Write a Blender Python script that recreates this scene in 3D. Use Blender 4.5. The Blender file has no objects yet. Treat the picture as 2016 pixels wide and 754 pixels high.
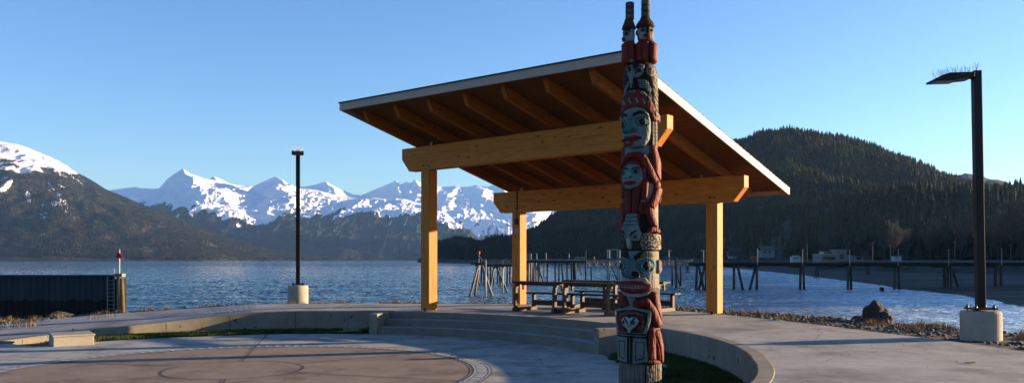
import bpy, math, random
import numpy as np
from mathutils import Vector, Matrix
R = math.radians
F = 1580.0; HY = 512.0; EYE = 1.7            # measured from the photograph: focal length in px, horizon row, eye height
scene = bpy.context.scene
C = scene.collection
# ------------------------------------------------------------------ camera
cam = bpy.data.cameras.new('camera'); camo = bpy.data.objects.new('camera', cam); C.objects.link(camo)
camo.location = (0, 0, EYE); camo.rotation_euler = (R(90), 0, 0)
cam.sensor_width = 36; cam.lens = 36 * F / 2016; cam.shift_y = (HY - 377) / 2016
cam.clip_start = .1; cam.clip_end = 60000
scene.camera = camo
# ------------------------------------------------------------------ light
SUN_AZ, SUN_EL = 14.5, 7.6                    # degrees from +X towards +Y; elevation
world = bpy.data.worlds.new('World'); scene.world = world; world.use_nodes = True
nt = world.node_tree; bg = nt.nodes['Background']
sky = nt.nodes.new('ShaderNodeTexSky'); sky.sky_type = 'NISHITA'; sky.sun_disc = False
sky.sun_elevation = R(SUN_EL); sky.sun_rotation = R(90 - SUN_AZ)
sky.altitude = 0; sky.air_density = 1.0; sky.dust_density = .3; sky.ozone_density = 3.6
hs = nt.nodes.new('ShaderNodeHueSaturation'); hs.inputs['Hue'].default_value = .511; hs.inputs['Saturation'].default_value = 1.07; nt.links.new(sky.outputs[0], hs.inputs['Color']); nt.links.new(hs.outputs[0], bg.inputs[0]); bg.inputs[1].default_value = .066
sun = bpy.data.lights.new('sun', 'SUN'); suno = bpy.data.objects.new('sun', sun); C.objects.link(suno)
sun.energy = 5; sun.angle = R(.5); sun.color = (1, .72, .43)
sd = Vector((math.cos(R(SUN_AZ)) * math.cos(R(SUN_EL)), math.sin(R(SUN_AZ)) * math.cos(R(SUN_EL)), math.sin(R(SUN_EL))))
suno.rotation_euler = sd.to_track_quat('Z', 'Y').to_euler()
vs = scene.view_settings
vs.view_transform = 'Standard'; vs.look = 'None'; vs.gamma = 1; vs.use_curve_mapping = False; vs.exposure = 2.35
scene.cycles.use_denoising = True
scene.cycles.max_bounces = 6; scene.cycles.volume_bounces = 0; scene.cycles.volume_step_rate = 10
scene.render.engine = 'CYCLES'

# ------------------------------------------------------------------ numeric helpers
rng = np.random.default_rng(7); random.seed(7)
def gx(px, Y): return (px - 1008) / F * Y                     # world x of a photo column at depth Y
def gz(py, Y): return EYE + (HY - py) / F * Y
def gp(px, py, z): Y = (EYE - z) * F / (py - HY); return (gx(px, Y), Y, z)
_perm = rng.permutation(512)
_rv = rng.random(512)
def vnoise(x, y):
    xi = np.floor(x).astype(int); yi = np.floor(y).astype(int); fx = x - xi; fy = y - yi
    fx = fx * fx * fx * (fx * (fx * 6 - 15) + 10); fy = fy * fy * fy * (fy * (fy * 6 - 15) + 10)
    def h(a, b): return _rv[_perm[(a & 511)] ^ (b * 73 & 511)]
    return (h(xi, yi) * (1 - fx) + h(xi + 1, yi) * fx) * (1 - fy) + (h(xi, yi + 1) * (1 - fx) + h(xi + 1, yi + 1) * fx) * fy
def fbm(x, y, o=5, g=.5):
    s = 0; a = 1; t = 0
    for k in range(o):
        s = s + a * vnoise(x + 17.3 * k, y + 9.1 * k); t += a; a *= g; x = x * 2.03; y = y * 2.03
    return s / t
def ridged(x, y, o=5, g=.5):
    s = 0; a = 1; t = 0
    for k in range(o):
        s = s + a * (1 - np.abs(2 * vnoise(x + 31.3 * k, y + 5.7 * k) - 1)); t += a; a *= g; x = x * 2.07; y = y * 2.07
    return s / t
def sst(a, b, x): t = np.clip((x - a) / (b - a), 0, 1); return t * t * (3 - 2 * t)

# ------------------------------------------------------------------ materials
MATS = {}
KA = .68                                      # scales base colours down overall so shaded surfaces read darker
def mat(name, c1, c2=None, scale=3.0, rough=.8, bump=0.0, bscale=20.0, stretch=(1, 1, 1), detail=6, c3=None, c3scale=1.0, c3amt=(.6, .75), metal=0.0, spec=.15, bdist=.01, coord='Object'):
    c1, c2, c3 = (None if c is None else tuple(q * KA for q in c) for c in (c1, c2, c3))
    m = bpy.data.materials.new(name); m.use_nodes = True; MATS[name] = m
    t = m.node_tree; n = t.nodes; b = n['Principled BSDF']; L = t.links.new
    b.inputs['Roughness'].default_value = rough; b.inputs['Metallic'].default_value = metal; b.inputs['Specular IOR Level'].default_value = spec
    tc = n.new('ShaderNodeTexCoord'); mp = n.new('ShaderNodeMapping'); mp.inputs['Scale'].default_value = stretch
    L(tc.outputs[coord], mp.inputs[0])
    if c2 is None: b.inputs['Base Color'].default_value = (*c1, 1)
    else:
        nz = n.new('ShaderNodeTexNoise'); nz.inputs['Scale'].default_value = scale; nz.inputs['Detail'].default_value = detail; nz.inputs['Roughness'].default_value = .65
        L(mp.outputs[0], nz.inputs[0])
        r = n.new('ShaderNodeValToRGB'); r.color_ramp.elements[0].position = .32; r.color_ramp.elements[1].position = .68
        r.color_ramp.elements[0].color = (*c1, 1); r.color_ramp.elements[1].color = (*c2, 1)
        L(nz.outputs[0], r.inputs[0]); out = r.outputs[0]
        if c3 is not None:
            n3 = n.new('ShaderNodeTexNoise'); n3.inputs['Scale'].default_value = c3scale; n3.inputs['Detail'].default_value = 8; n3.inputs['Roughness'].default_value = .7
            L(mp.outputs[0], n3.inputs[0])
            rr = n.new('ShaderNodeMapRange'); rr.inputs[1].default_value = c3amt[0]; rr.inputs[2].default_value = c3amt[1]
            L(n3.outputs[0], rr.inputs[0])
            mx = n.new('ShaderNodeMix'); mx.data_type = 'RGBA'; L(rr.outputs[0], mx.inputs[0]); L(out, mx.inputs[6]); mx.inputs[7].default_value = (*c3, 1); out = mx.outputs[2]
        L(out, b.inputs['Base Color'])
    if bump:
        nb = n.new('ShaderNodeTexNoise'); nb.inputs['Scale'].default_value = bscale; nb.inputs['Detail'].default_value = 8; nb.inputs['Roughness'].default_value = .7
        L(mp.outputs[0], nb.inputs[0]); bu = n.new('ShaderNodeBump'); bu.inputs['Strength'].default_value = bump; bu.inputs['Distance'].default_value = bdist
        L(nb.outputs[0], bu.inputs['Height']); L(bu.outputs[0], b.inputs['Normal'])
    return m
def wood(name, stretch, a=(.40, .128, .017), b_=(.68, .262, .045), knots=True):
    m = mat(name, a, b_, 7, .62, .25, 30, stretch, c3=(.36, .15, .035), c3scale=2.2, c3amt=(.58, .8))
    t = m.node_tree; n = t.nodes; L = t.links.new; b = n['Principled BSDF']
    src0 = b.inputs['Base Color'].links[0].from_socket
    tg = n.new('ShaderNodeTexCoord'); mg = n.new('ShaderNodeMapping'); mg.inputs['Scale'].default_value = [(.28 if q < 1 else 9) for q in stretch]; L(tg.outputs['Object'], mg.inputs[0])
    ng = n.new('ShaderNodeTexNoise'); ng.inputs['Scale'].default_value = 2.4; ng.inputs['Detail'].default_value = 4; L(mg.outputs[0], ng.inputs[0])
    rg = n.new('ShaderNodeMapRange'); rg.inputs[1].default_value = .60; rg.inputs[2].default_value = .70; rg.inputs[4].default_value = .6; L(ng.outputs[0], rg.inputs[0])
    mgx = n.new('ShaderNodeMix'); mgx.data_type = 'RGBA'; L(rg.outputs[0], mgx.inputs[0]); L(src0, mgx.inputs[6]); mgx.inputs[7].default_value = (.13, .05, .012, 1); L(mgx.outputs[2], b.inputs['Base Color'])
    if knots:
        src = b.inputs['Base Color'].links[0].from_socket
        tc = n.new('ShaderNodeTexCoord'); mp = n.new('ShaderNodeMapping'); s = [1.6 if q >= 1 else .75 for q in stretch]; mp.inputs['Scale'].default_value = [q * 1.7 for q in s]
        L(tc.outputs['Object'], mp.inputs[0]); v = n.new('ShaderNodeTexVoronoi'); v.inputs['Scale'].default_value = 1.9; L(mp.outputs[0], v.inputs[0])
        rr = n.new('ShaderNodeMapRange'); rr.inputs[1].default_value = .066; rr.inputs[2].default_value = .17; rr.inputs[3].default_value = .85; rr.inputs[4].default_value = 0
        L(v.outputs['Distance'], rr.inputs[0]); mx = n.new('ShaderNodeMix'); mx.data_type = 'RGBA'
        L(rr.outputs[0], mx.inputs[0]); L(src, mx.inputs[6]); mx.inputs[7].default_value = (.06, .025, .01, 1); L(mx.outputs[2], b.inputs['Base Color'])
    return m
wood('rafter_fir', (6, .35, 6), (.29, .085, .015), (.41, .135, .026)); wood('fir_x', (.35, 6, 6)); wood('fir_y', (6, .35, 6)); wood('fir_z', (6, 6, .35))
wood('deck_boards', (6, .6, 3), (.24, .095, .028), (.36, .16, .05), knots=False)
concrete = mat('concrete', (.31, .305, .285), (.46, .45, .42), 1.4, .85, .6, 60, detail=15, c3=(.17, .165, .155), c3scale=.9, c3amt=(.46, .68), bdist=.004)
mat('concrete_wall', (.21, .19, .15), (.31, .28, .225), 2.3, .9, .7, 45, detail=15, c3=(.05, .048, .042), c3scale=5.5, c3amt=(.61, .65), bdist=.006)
mat('step_tread_skylit', (.36, .36, .34), (.47, .47, .44), 3, .85, .5, 60); mat('concrete_step_shaded', (.17, .15, .125), (.25, .22, .185), 2.4, .9, .6, 60, detail=15, c3=(.12, .12, .12), c3scale=2.5, c3amt=(.6, .8), bdist=.004)  # pale treads, dark risers: sky light and shade painted into one concrete
mat('concrete_cast', (.32, .29, .24), (.45, .41, .345), 3, .85, .4, 50, c3=(.25, .22, .18), c3scale=3, c3amt=(.6, .8), bdist=.005)
mat('plaza_grey', (.35, .35, .32), (.49, .49, .455), 1.8, .85, .6, 70, detail=15, c3=(.17, .165, .15), c3scale=1.3, c3amt=(.47, .68), bdist=.003)
mat('plaza_brown', (.24, .19, .145), (.345, .275, .21), 1.7, .85, .6, 70, detail=15, c3=(.13, .095, .08), c3scale=1.1, c3amt=(.5, .72), bdist=.004)
mat('joint', (.06, .055, .05), rough=.9)
mat('pale_inlay', (.6, .6, .57), (.72, .71, .67), 8, .7)
mat('ring_grey', (.28, .29, .30), (.36, .36, .36), 6, .8)
mat('soil', (.035, .03, .02), (.07, .06, .04), 6, .95, .6, 30)
mat('gravel', (.05, .048, .045), (.17, .155, .135), 9, .9, 1, 25, c3=(.25, .2, .12), c3scale=1.2, c3amt=(.55, .75), bdist=.04)
mat('rock', (.05, .05, .05), (.15, .145, .135), 4, .85, .8, 9, c3=(.22, .2, .17), c3scale=5, c3amt=(.6, .75), bdist=.05)
mat('rock_dark', (.03, .028, .028), (.085, .08, .075), 3, .8, .9, 6, bdist=.06)
mat('rust_boulder', (.025, .024, .024), (.065, .06, .055), 5, .8, .9, 8, bdist=.04)
mat('fascia_paint', (.42, .34, .28), (.47, .385, .32), 2, .55)
mat('shingle', (.10, .09, .085), (.2, .17, .14), 12, .9, .6, 30)
mat('black_metal', (.007, .007, .008), rough=.5, spec=.25)
mat('dark_metal', (.05, .05, .05), rough=.5, metal=.6)
mat('galvanised', (.26, .265, .27), (.36, .365, .37), 10, .5, metal=.3)
mat('spike', (.4, .4, .4), rough=.5)
mat('table_frame', (.075, .046, .028), (.12, .075, .045), 9, .6, .2, 30); mat('table_brown', (.045, .028, .02), (.08, .05, .032), 9, .6, .2, 30, (1, 1, 1))  # one brown paint, toned lighter for sunlit frames, darker for shaded boards
mat('creosote', (.03, .026, .022), (.10, .085, .065), 1.5, .85, .5, 8, (3, 3, .4), c3=(.015, .015, .012), c3scale=.6, c3amt=(.5, .6))
mat('pile_pale', (.17, .15, .125), (.34, .30, .25), 1.5, .8, .5, 8, (3, 3, .4), c3=(.05, .045, .04), c3scale=.8, c3amt=(.5, .65))
mat('deck_grey', (.24, .22, .19), (.36, .33, .29), 1, .85)
mat('steel_blue', (.03, .055, .13), rough=.5)
mat('white_paint', (.42, .43, .43), (.52, .52, .51), 2, .5)
mat('cream_siding', (.22, .21, .20), (.28, .27, .26), 2, .7)
mat('window_dark', (.02, .025, .035), rough=.15)
mat('roof_teal', (.03, .075, .07), (.045, .10, .09), 1, .5)
mat('roof_dark', (.05, .05, .055), rough=.7)
mat('red_sign', (.5, .02, .02), rough=.5)
mat('orange_float', (.7, .12, .03), rough=.5)
mat('brown_door', (.16, .06, .035), rough=.7)
mat('pier_black', (.010, .011, .012), (.018, .018, .018), 2, .9); mat('bark', (.08, .07, .06), (.16, .14, .125), 4, .9)
mat('twig', (.085, .075, .065), (.14, .12, .105), 1, .9)
mat('dry_grass', (.16, .11, .055), (.30, .21, .11), 3, .9)
mat('green_grass', (.028, .05, .012), (.075, .115, .03), 2.5, .85)
mat('leaf_litter', (.12, .07, .04), rough=.9)
# ------------------------------------------------------------------ mesh helpers
class MB:
    def __init__(s): s.v = []; s.f = []
    def add(s, vs, fs):
        o = len(s.v); s.v += [tuple(p) for p in vs]; s.f += [tuple(i + o for i in f) for f in fs]; return s
    def box(s, cx, cy, cz, lx, ly, lz, rz=0, M=None):
        vs = []
        c, sn = math.cos(rz), math.sin(rz)
        for dz in (-1, 1):
            for dx, dy in ((-1, -1), (1, -1), (1, 1), (-1, 1)):
                x, y = dx * lx / 2, dy * ly / 2
                p = Vector((cx + c * x - sn * y, cy + sn * x + c * y, cz + dz * lz / 2)); vs.append(M @ p if M else p)
        return s.add(vs, [(3, 2, 1, 0), (4, 5, 6, 7), (0, 1, 5, 4), (1, 2, 6, 5), (2, 3, 7, 6), (3, 0, 4, 7)])
    def prism(s, pts, axis, a, b):                  # pts = 2-D outline; extruded along axis from a to b
        n = len(pts)
        def P(p, t): return (t, p[0], p[1]) if axis == 'x' else ((p[0], t, p[1]) if axis == 'y' else (p[0], p[1], t))
        vs = [P(p, a) for p in pts] + [P(p, b) for p in pts]
        return s.add(vs, [tuple(range(n))[::-1], tuple(range(n, 2 * n))] + [(i, (i + 1) % n, n + (i + 1) % n, n + i) for i in range(n)])
    def tube(s, p0, p1, r0, r1=None, n=8, caps=True):
        r1 = r0 if r1 is None else r1; p0 = Vector(p0); p1 = Vector(p1); d = (p1 - p0)
        if d.length < 1e-6: return s
        d.normalize(); a = d.orthogonal().normalized(); b = d.cross(a); vs = []
        for p, r in ((p0, r0), (p1, r1)):
            for k in range(n): t = 2 * math.pi * k / n; vs.append(p + (a * math.cos(t) + b * math.sin(t)) * r)
        fs = [(k, (k + 1) % n, n + (k + 1) % n, n + k) for k in range(n)]
        if caps: fs += [tuple(range(n))[::-1], tuple(range(n, 2 * n))]
        return s.add(vs, fs)
    def path(s, pts, r, n=6):
        for a, b in zip(pts, pts[1:]): s.tube(a, b, r, r, n)
        return s
    def lathe(s, prof, cx=0, cy=0, n=32):             # prof = [(r, z)]
        vs = []; fs = []
        for r, z in prof:
            for k in range(n): t = 2 * math.pi * k / n; vs.append((cx + r * math.cos(t), cy + r * math.sin(t), z))
        for i in range(len(prof) - 1):
            for k in range(n): fs.append((i * n + k, i * n + (k + 1) % n, (i + 1) * n + (k + 1) % n, (i + 1) * n + k))
        fs += [tuple(range(n))[::-1], tuple(range((len(prof) - 1) * n, len(prof) * n))]
        return s.add(vs, fs)
    def build(s, name, m, parent=None, smooth=False, bevel=0, loc=None):
        me = bpy.data.meshes.new(name); me.from_pydata(s.v, [], s.f); me.update()
        return link(name, me, m, parent, smooth, bevel, loc)
def link(name, me, m, parent=None, smooth=False, bevel=0, loc=None):
    o = bpy.data.objects.new(name, me); C.objects.link(o)
    me.materials.append(MATS[m] if isinstance(m, str) else m)
    if smooth: me.polygons.foreach_set('use_smooth', [True] * len(me.polygons))
    if parent: o.parent = parent
    if loc: o.location = loc
    if bevel:
        b = o.modifiers.new('bevel', 'BEVEL'); b.width = bevel; b.segments = 2; b.limit_method = 'ANGLE'; b.angle_limit = R(40)
    return o
def mesh_np(name, V, Fc, m, parent=None, smooth=False, attrs=None, cols=None):
    me = bpy.data.meshes.new(name); V = np.asarray(V, dtype=np.float32); Fc = np.asarray(Fc, dtype=np.int32)
    k = Fc.shape[1]; me.vertices.add(len(V)); me.vertices.foreach_set('co', V.ravel())
    me.loops.add(Fc.size); me.loops.foreach_set('vertex_index', Fc.ravel())
    me.polygons.add(len(Fc)); me.polygons.foreach_set('loop_start', np.arange(0, Fc.size, k, dtype=np.int32))
    me.update(calc_edges=True)
    for nm, a in (attrs or {}).items():
        at = me.attributes.new(nm, 'FLOAT', 'POINT'); at.data.foreach_set('value', np.asarray(a, dtype=np.float32).ravel())
    for nm, a in (cols or {}).items():
        at = me.attributes.new(nm, 'FLOAT_COLOR', 'POINT'); a = np.concatenate([a, np.ones((len(a), 1))], 1); at.data.foreach_set('color', a.astype(np.float32).ravel())
    return link(name, me, m, parent, smooth)
def grid_faces(nr, nc, wrap=False):
    i = np.arange(nr - 1)[:, None]; j = np.arange(nc if wrap else nc - 1)[None, :]; j2 = (j + 1) % nc
    a = i * nc + j; b = i * nc + j2; c = (i + 1) * nc + j2; d = (i + 1) * nc + j
    return np.stack([a, b, c, d], -1).reshape(-1, 4)
def struct(o, kind='structure'): o['kind'] = kind; return o
def tag(o, label, cat, group=None):
    o['label'] = label; o['category'] = cat
    if group: o['group'] = group
    return o
def thing(name, label, cat, loc=(0, 0, 0), rz=0, group=None):
    o = bpy.data.objects.new(name, None); C.objects.link(o); o.empty_display_size = .2
    o.location = loc; o.rotation_euler = (0, 0, rz); return tag(o, label, cat, group)
def kids(o): return [c for c in C.objects if c.parent == o]
def dup(o, loc=None, rz=None, label=None, parent=None, scale=None):
    c = o.copy(); C.objects.link(c)
    if parent: c.parent = parent
    if loc is not None: c.location = loc
    if rz is not None: c.rotation_euler = (0, 0, rz)
    if scale is not None: c.scale = (scale,) * 3
    if label: c['label'] = label
    for k in kids(o): dup(k, parent=c)
    return c
# ================================================================== FAR LAND (terrain grids laid out by azimuth and depth)
def interp(tab, x): tab = sorted(tab); return np.interp(x, [t[0] for t in tab], [t[1] for t in tab])
def terrain(name, px0, px1, n, m, near, crest, sil, prof, rough, material, back=1.25, smooth=True, snowf=None, sub=0, soft=38):
    """near / crest: depth of the foot and of the ridge by column; sil: ridge row by column; prof(t) rises 0..1."""
    px = np.linspace(px0, px1, n)[:, None]; t = np.concatenate([np.linspace(0, 1, m), np.linspace(1, 1.2, m // 8)[1:]])[None, :]
    Y0 = interp(near, px[:, 0])[:, None]; Yc = interp(crest, px[:, 0])[:, None]
    Y = Y0 + (Yc - Y0) * t; X = (px - 1008) / F * Y
    pd = np.linspace(px0 - 200, px1 + 200, 1600); sd_ = np.interp(pd, *zip(*sorted(sil))); g_ = np.exp(-(np.arange(-90, 91) * (pd[1] - pd[0]) / soft) ** 2); g_ /= g_.sum()
    sm = np.convolve(np.pad(sd_, 90, 'edge'), g_, 'valid'); q_ = np.sqrt(np.clip(1 - t, 0, 1)); wp = px - 34 * q_ + (fbm(px / 40 + 2, 7 * t + 0 * px, 4) - .5) * 80 * q_
    b3 = np.clip(t, 0, 1) ** 4; zc = EYE + (HY - (np.interp(wp, pd, sd_) * b3 + np.interp(wp, pd, sm) * (1 - b3)) - sub) / F * Yc
    base = np.where(t <= 1, prof(np.minimum(t, 1)), 1 - (t - 1) * .8)
    Z = -6 + (zc + 6) * base + rough(X, Y, t, zc, px)
    at = {'snow': snowf(px + 0 * t, HY - (Z - EYE) * F / Y, X, Y, Z, t)} if snowf else None
    V = np.stack([X, Y, Z], -1).reshape(-1, 3); nc = t.shape[1]
    o = mesh_np(name, V, grid_faces(n, nc)[:, ::-1], material, smooth=smooth, attrs=at)
    struct(o); return (X, Y, Z, t, px)
def mountain_mat(name, dark, dark2, snow=(.76, .76, .78), nscale=.004, patch=.35, shore=None):
    m = mat(name, dark, dark2, nscale, .95, .9, .02, (1, 1, 1), detail=10, coord='Object', bdist=7, spec=.1)
    t = m.node_tree; n = t.nodes; L = t.links.new; b = n['Principled BSDF']; src = b.inputs['Base Color'].links[0].from_socket
    a = n.new('ShaderNodeAttribute'); a.attribute_name = 'snow'
    tc = n.new('ShaderNodeTexCoord'); nz = n.new('ShaderNodeTexNoise'); nz.inputs['Scale'].default_value = .012; nz.inputs['Detail'].default_value = 10; nz.inputs['Roughness'].default_value = .75
    L(tc.outputs['Object'], nz.inputs[0])
    ma = n.new('ShaderNodeMath'); ma.operation = 'MULTIPLY_ADD'; L(nz.outputs[0], ma.inputs[0]); ma.inputs[1].default_value = patch * 2; L(a.outputs['Fac'], ma.inputs[2])
    mr = n.new('ShaderNodeMapRange'); mr.inputs[1].default_value = .44 + patch; mr.inputs[2].default_value = .54 + patch; L(ma.outputs[0], mr.inputs[0])
    mx = n.new('ShaderNodeMix'); mx.data_type = 'RGBA'; L(mr.outputs[0], mx.inputs[0]); L(src, mx.inputs[6]); mx.inputs[7].default_value = (*snow, 1); L(mx.outputs[2], b.inputs['Base Color'])
    return m
mountain_mat('left_slope', (.028, .027, .019), (.06, .055, .04))
mountain_mat('range_slope', (.011, .019, .027), (.032, .041, .046), patch=.4)
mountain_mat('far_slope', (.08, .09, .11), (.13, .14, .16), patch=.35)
def ell(px, py, cx, cy, rx, ry, rot=0):
    c, s = math.cos(R(rot)), math.sin(R(rot)); x = px - cx; y = py - cy
    return 1 - np.sqrt(((x * c + y * s) / rx) ** 2 + ((-x * s + y * c) / ry) ** 2)
# farthest white range
def rgh_far(X, Y, t, zc, px):
    w = np.sin(np.pi * np.clip(t, 0, 1)) ** .6
    return (ridged(X / 900 + 3, Y / 1500, 6) - .62) * zc * .19 * w + (ridged(X / 260, Y / 420, 5, .6) - .6) * 50 * (w + .1) + (ridged(X / 80 + 4, Y / 160, 3) - .6) * 26 * w
def snow_far(px, py, X, Y, Z, t):
    s = sst(520, 465, py + (fbm(X / 160, Y / 500, 5) - .5) * 90)
    return .30 + s * .68 - np.clip(ridged(X / 110 + 9, Y / 300, 5, .6) - .56, 0, 1) * (.5 + 2.2 * sst(405, 450, py))
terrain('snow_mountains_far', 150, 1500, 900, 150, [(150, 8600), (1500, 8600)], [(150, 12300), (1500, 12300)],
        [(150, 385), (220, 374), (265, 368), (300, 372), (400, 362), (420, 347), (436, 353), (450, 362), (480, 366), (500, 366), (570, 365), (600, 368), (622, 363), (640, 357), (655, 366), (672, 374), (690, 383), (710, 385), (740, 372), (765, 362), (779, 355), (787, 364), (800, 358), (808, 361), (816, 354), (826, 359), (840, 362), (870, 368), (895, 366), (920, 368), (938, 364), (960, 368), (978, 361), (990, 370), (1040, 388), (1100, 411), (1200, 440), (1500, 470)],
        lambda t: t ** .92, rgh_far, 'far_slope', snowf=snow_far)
# middle range: two snowy peaks above dark forest cliffs
def rgh_mid(X, Y, t, zc, px):
    w = np.sin(np.pi * np.clip(t, 0, 1)) ** .55
    return (ridged(X / 800, Y / 900, 6) - .62) * zc * .30 * w + (ridged(X / 190 + 4, Y / 260, 6, .62) - .6) * 36 * (w + .05) + (ridged(X / 60 + 4, Y / 110, 3) - .6) * 22 * w
def snow_mid(px, py, X, Y, Z, t):
    line = interp([(200, 405), (300, 392), (350, 396), (400, 408), (450, 420), (500, 428), (530, 430), (560, 412), (620, 410), (680, 412), (760, 412), (830, 418), (950, 440)], px)
    s = sst(22, -8, py - line + (fbm(X / 95, Y / 600, 6, .62) - .5) * 48)
    chute = np.clip(ridged(X / 60, Y / 600 + 3, 3) - .73, 0, 1) * 4.5 * sst(505, 430, py) * sst(.42, .6, fbm(X / 300, Y / 260, 3))
    pale = np.maximum.reduce([ell(px, py, 515, 418, 17, 42, 32), ell(px, py, 420, 395, 10, 40, 25), ell(px, py, 375, 415, 6, 26, -20), ell(px, py, 497, 425, 10, 20, 0)])
    return np.clip(np.maximum(.10 + s * .86, np.minimum(chute, .75)) + np.clip(pale, 0, .5) * .8, 0, 1)
terrain('snow_mountains', 180, 960, 900, 190, [(180, 5600), (960, 5400)], [(180, 8400), (340, 8900), (560, 8900), (700, 8200), (960, 7200)],
        [(180, 425), (230, 410), (270, 397), (290, 388), (312, 372), (330, 352), (345, 341), (360, 332), (372, 341), (388, 347), (405, 352), (440, 358), (460, 366), (476, 378), (486, 378), (500, 366), (520, 357), (531, 352), (540, 348), (550, 355), (560, 365), (580, 370), (620, 374), (660, 384), (700, 391), (730, 388), (760, 392), (790, 391), (830, 402), (850, 410), (880, 435), (905, 452), (918, 462), (960, 490)],
        lambda t: np.where(t < .55, t / .55 * .62, .62 + (t - .55) / .45 * .38), rgh_mid, 'range_slope', snowf=snow_mid)
# near-left mountain
def rgh_left(X, Y, t, zc, px):
    w = np.sin(np.pi * np.clip(t, 0, 1)) ** .6
    return (ridged(X / 700 + 1, Y / 1200, 5) - .6) * zc * .30 * w + (fbm(X / 90, Y / 90, 5) - .5) * 42 * (w * .9 + .12)
def snow_left(px, py, X, Y, Z, t):
    s = sst(26, -30, py - interp([(-200, 328), (0, 330), (60, 338), (120, 350), (170, 358), (210, 335), (650, 300)], px) + (fbm(X / 70, Y / 110, 6, .6) - .5) * 80)
    pat = np.maximum.reduce([ell(px, py, 56, 388, 6, 13, -10), ell(px, py, 86, 425, 8, 12, 35), ell(px, py, 122, 398, 9, 26, -28), ell(px, py, 107, 400, 8, 7), ell(px, py, 87, 405, 6, 6, 20), ell(px, py, 100, 370, 6, 14, -25), ell(px, py, 10, 362, 13, 22, 40), ell(px, py, 160, 345, 5, 12, -40)])
    scree = np.maximum.reduce([ell(px, py, 80, 462, 14, 5), ell(px, py, 280, 455, 12, 3), ell(px, py, 300, 488, 14, 3), ell(px, py, 180, 472, 13, 3)])
    return np.clip(.12 + s * .62 + np.clip(pat * 3, 0, .6) + np.clip(scree * 2, 0, .33), 0, .95)
TL = terrain('mountain_left', -260, 700, 800, 170, [(-260, 3300), (400, 3600), (700, 5300)], [(-260, 5600), (300, 5400), (700, 5700)],
        [(-260, 262), (-60, 268), (0, 277), (30, 281), (60, 291), (95, 306), (130, 325), (145, 338), (160, 345), (185, 358), (205, 372), (225, 381), (270, 402), (330, 428), (420, 463), (520, 490), (600, 504), (650, 508), (700, 511)],
        lambda t: t ** .92, rgh_left, 'left_slope', snowf=snow_left, sub=2)
# low pale flats at the head of the inlet
m_ = MB()
pts = [(gx(560, 5000), 5000), (gx(700, 4700), 4700), (gx(830, 4600), 4600), (gx(960, 5000), 5000), (gx(960, 5500), 5500), (gx(540, 5500), 5500)]
m_.prism(pts, 'z', -6, -1.2); mat('sand_flat', (.42, .37, .31), (.5, .45, .38), .01, .9); struct(m_.build('sand_flat', 'sand_flat'))
# far hill at the right
mat('far_hill', (.02, .024, .02), (.04, .045, .036), .01, .95, .8, .02, bdist=12)
terrain('far_hill', 1700, 2500, 200, 40, [(1700, 2300), (2500, 2300)], [(1700, 3200), (2500, 3200)],
        [(1700, 372), (1800, 354), (1870, 345), (1900, 342), (1935, 343), (1965, 349), (2000, 361), (2050, 372), (2200, 400), (2500, 440)],
        lambda t: t, lambda X, Y, t, zc, px: (fbm(X / 100, Y / 100, 4) - .5) * 40, 'far_hill')
# right-hand land: tidal flat, bank, level ground, forested hill
SHORE = [(800, 1620), (830, 1500), (900, 1150), (1000, 950), (1100, 860), (1200, 780), (1300, 700), (1440, 474), (1500, 330), (1560, 254), (1650, 182), (1740, 142), (1765, 127), (1840, 113), (1920, 96), (2016, 76), (2200, 58), (2500, 44)]
BANK = [(800, 1640), (830, 1530), (900, 1180), (1000, 985), (1100, 900), (1200, 830), (1300, 760), (1440, 560), (1560, 360), (1700, 250), (1830, 200), (2016, 175), (2200, 150), (2500, 130)]
FOOT = [(800, 1660), (830, 1560), (900, 1240), (1000, 1050), (1200, 900), (1440, 640), (1560, 520), (1700, 450), (1830, 400), (2016, 370), (2500, 340)]
CREST = [(800, 1720), (860, 1800), (960, 1750), (1100, 1700), (1440, 1500), (1700, 1350), (2016, 1250), (2500, 1250)]
SIL = [(800, 516), (824, 512), (832, 506), (845, 502), (870, 496), (900, 491), (950, 483), (1000, 474), (1060, 455), (1100, 430), (1160, 400), (1300, 330), (1420, 283), (1450, 272), (1480, 264), (1520, 259), (1560, 258), (1600, 266), (1650, 280), (1700, 296), (1750, 317), (1800, 331), (1860, 350), (1920, 360), (1960, 370), (2016, 380), (2200, 410), (2500, 450)]
n = 620; px = np.linspace(822, 2500, n)[:, None]
Ys, Yb, Yf, Yc = (interp(a, px[:, 0])[:, None] for a in (SHORE, BANK, FOOT, CREST))
tb = (Yb - Ys)
cols_ = [Ys - .12 * Ys, Ys - .04 * Ys] + [Ys + tb * q for q in np.linspace(0, 1, 26)]
bw = np.clip(Yb * .05, 8, 30)
cols_ += [Yb + bw * q for q in np.linspace(.1, 1, 10)] + [Yb + bw + (Yf - Yb - bw) * q for q in np.linspace(.08, 1, 12)]
cols_ += [Yf + (Yc - Yf) * q for q in np.linspace(.01, 1, 110)] + [Yc * (1 + q) for q in np.linspace(.02, .35, 12)]
Y = np.concatenate(cols_, 1); X = (px - 1008) / F * Y
zc = EYE + (HY - interp(SIL, px[:, 0])[:, None] - 9 - 9 * sst(1380, 1450, px) - 12 * sst(1800, 1900, px)) / F * Yc
w1 = sst(0, 1, (Y - Ys) / tb); q1 = np.clip((Y - Yb) / bw, 0, 1); q2 = np.clip((Y - Yf) / (Yc - Yf), 0, 1.0)
Z = np.where(Y < Ys, -2.8 - (Ys - Y) * .05, -2.8 + 1.25 * np.clip((Y - Ys) / tb, 0, 1) ** .8) + q1 * 2.75
Z += np.where((Y >= Ys) & (Y < Yb + bw), (fbm(X / 6, Y / 9, 4) - .5) * .35 * w1 + (ridged(X / 2.2, Y / 2.2, 3) - .5) * 1.1 * np.sin(np.pi * q1), 0)
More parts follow.
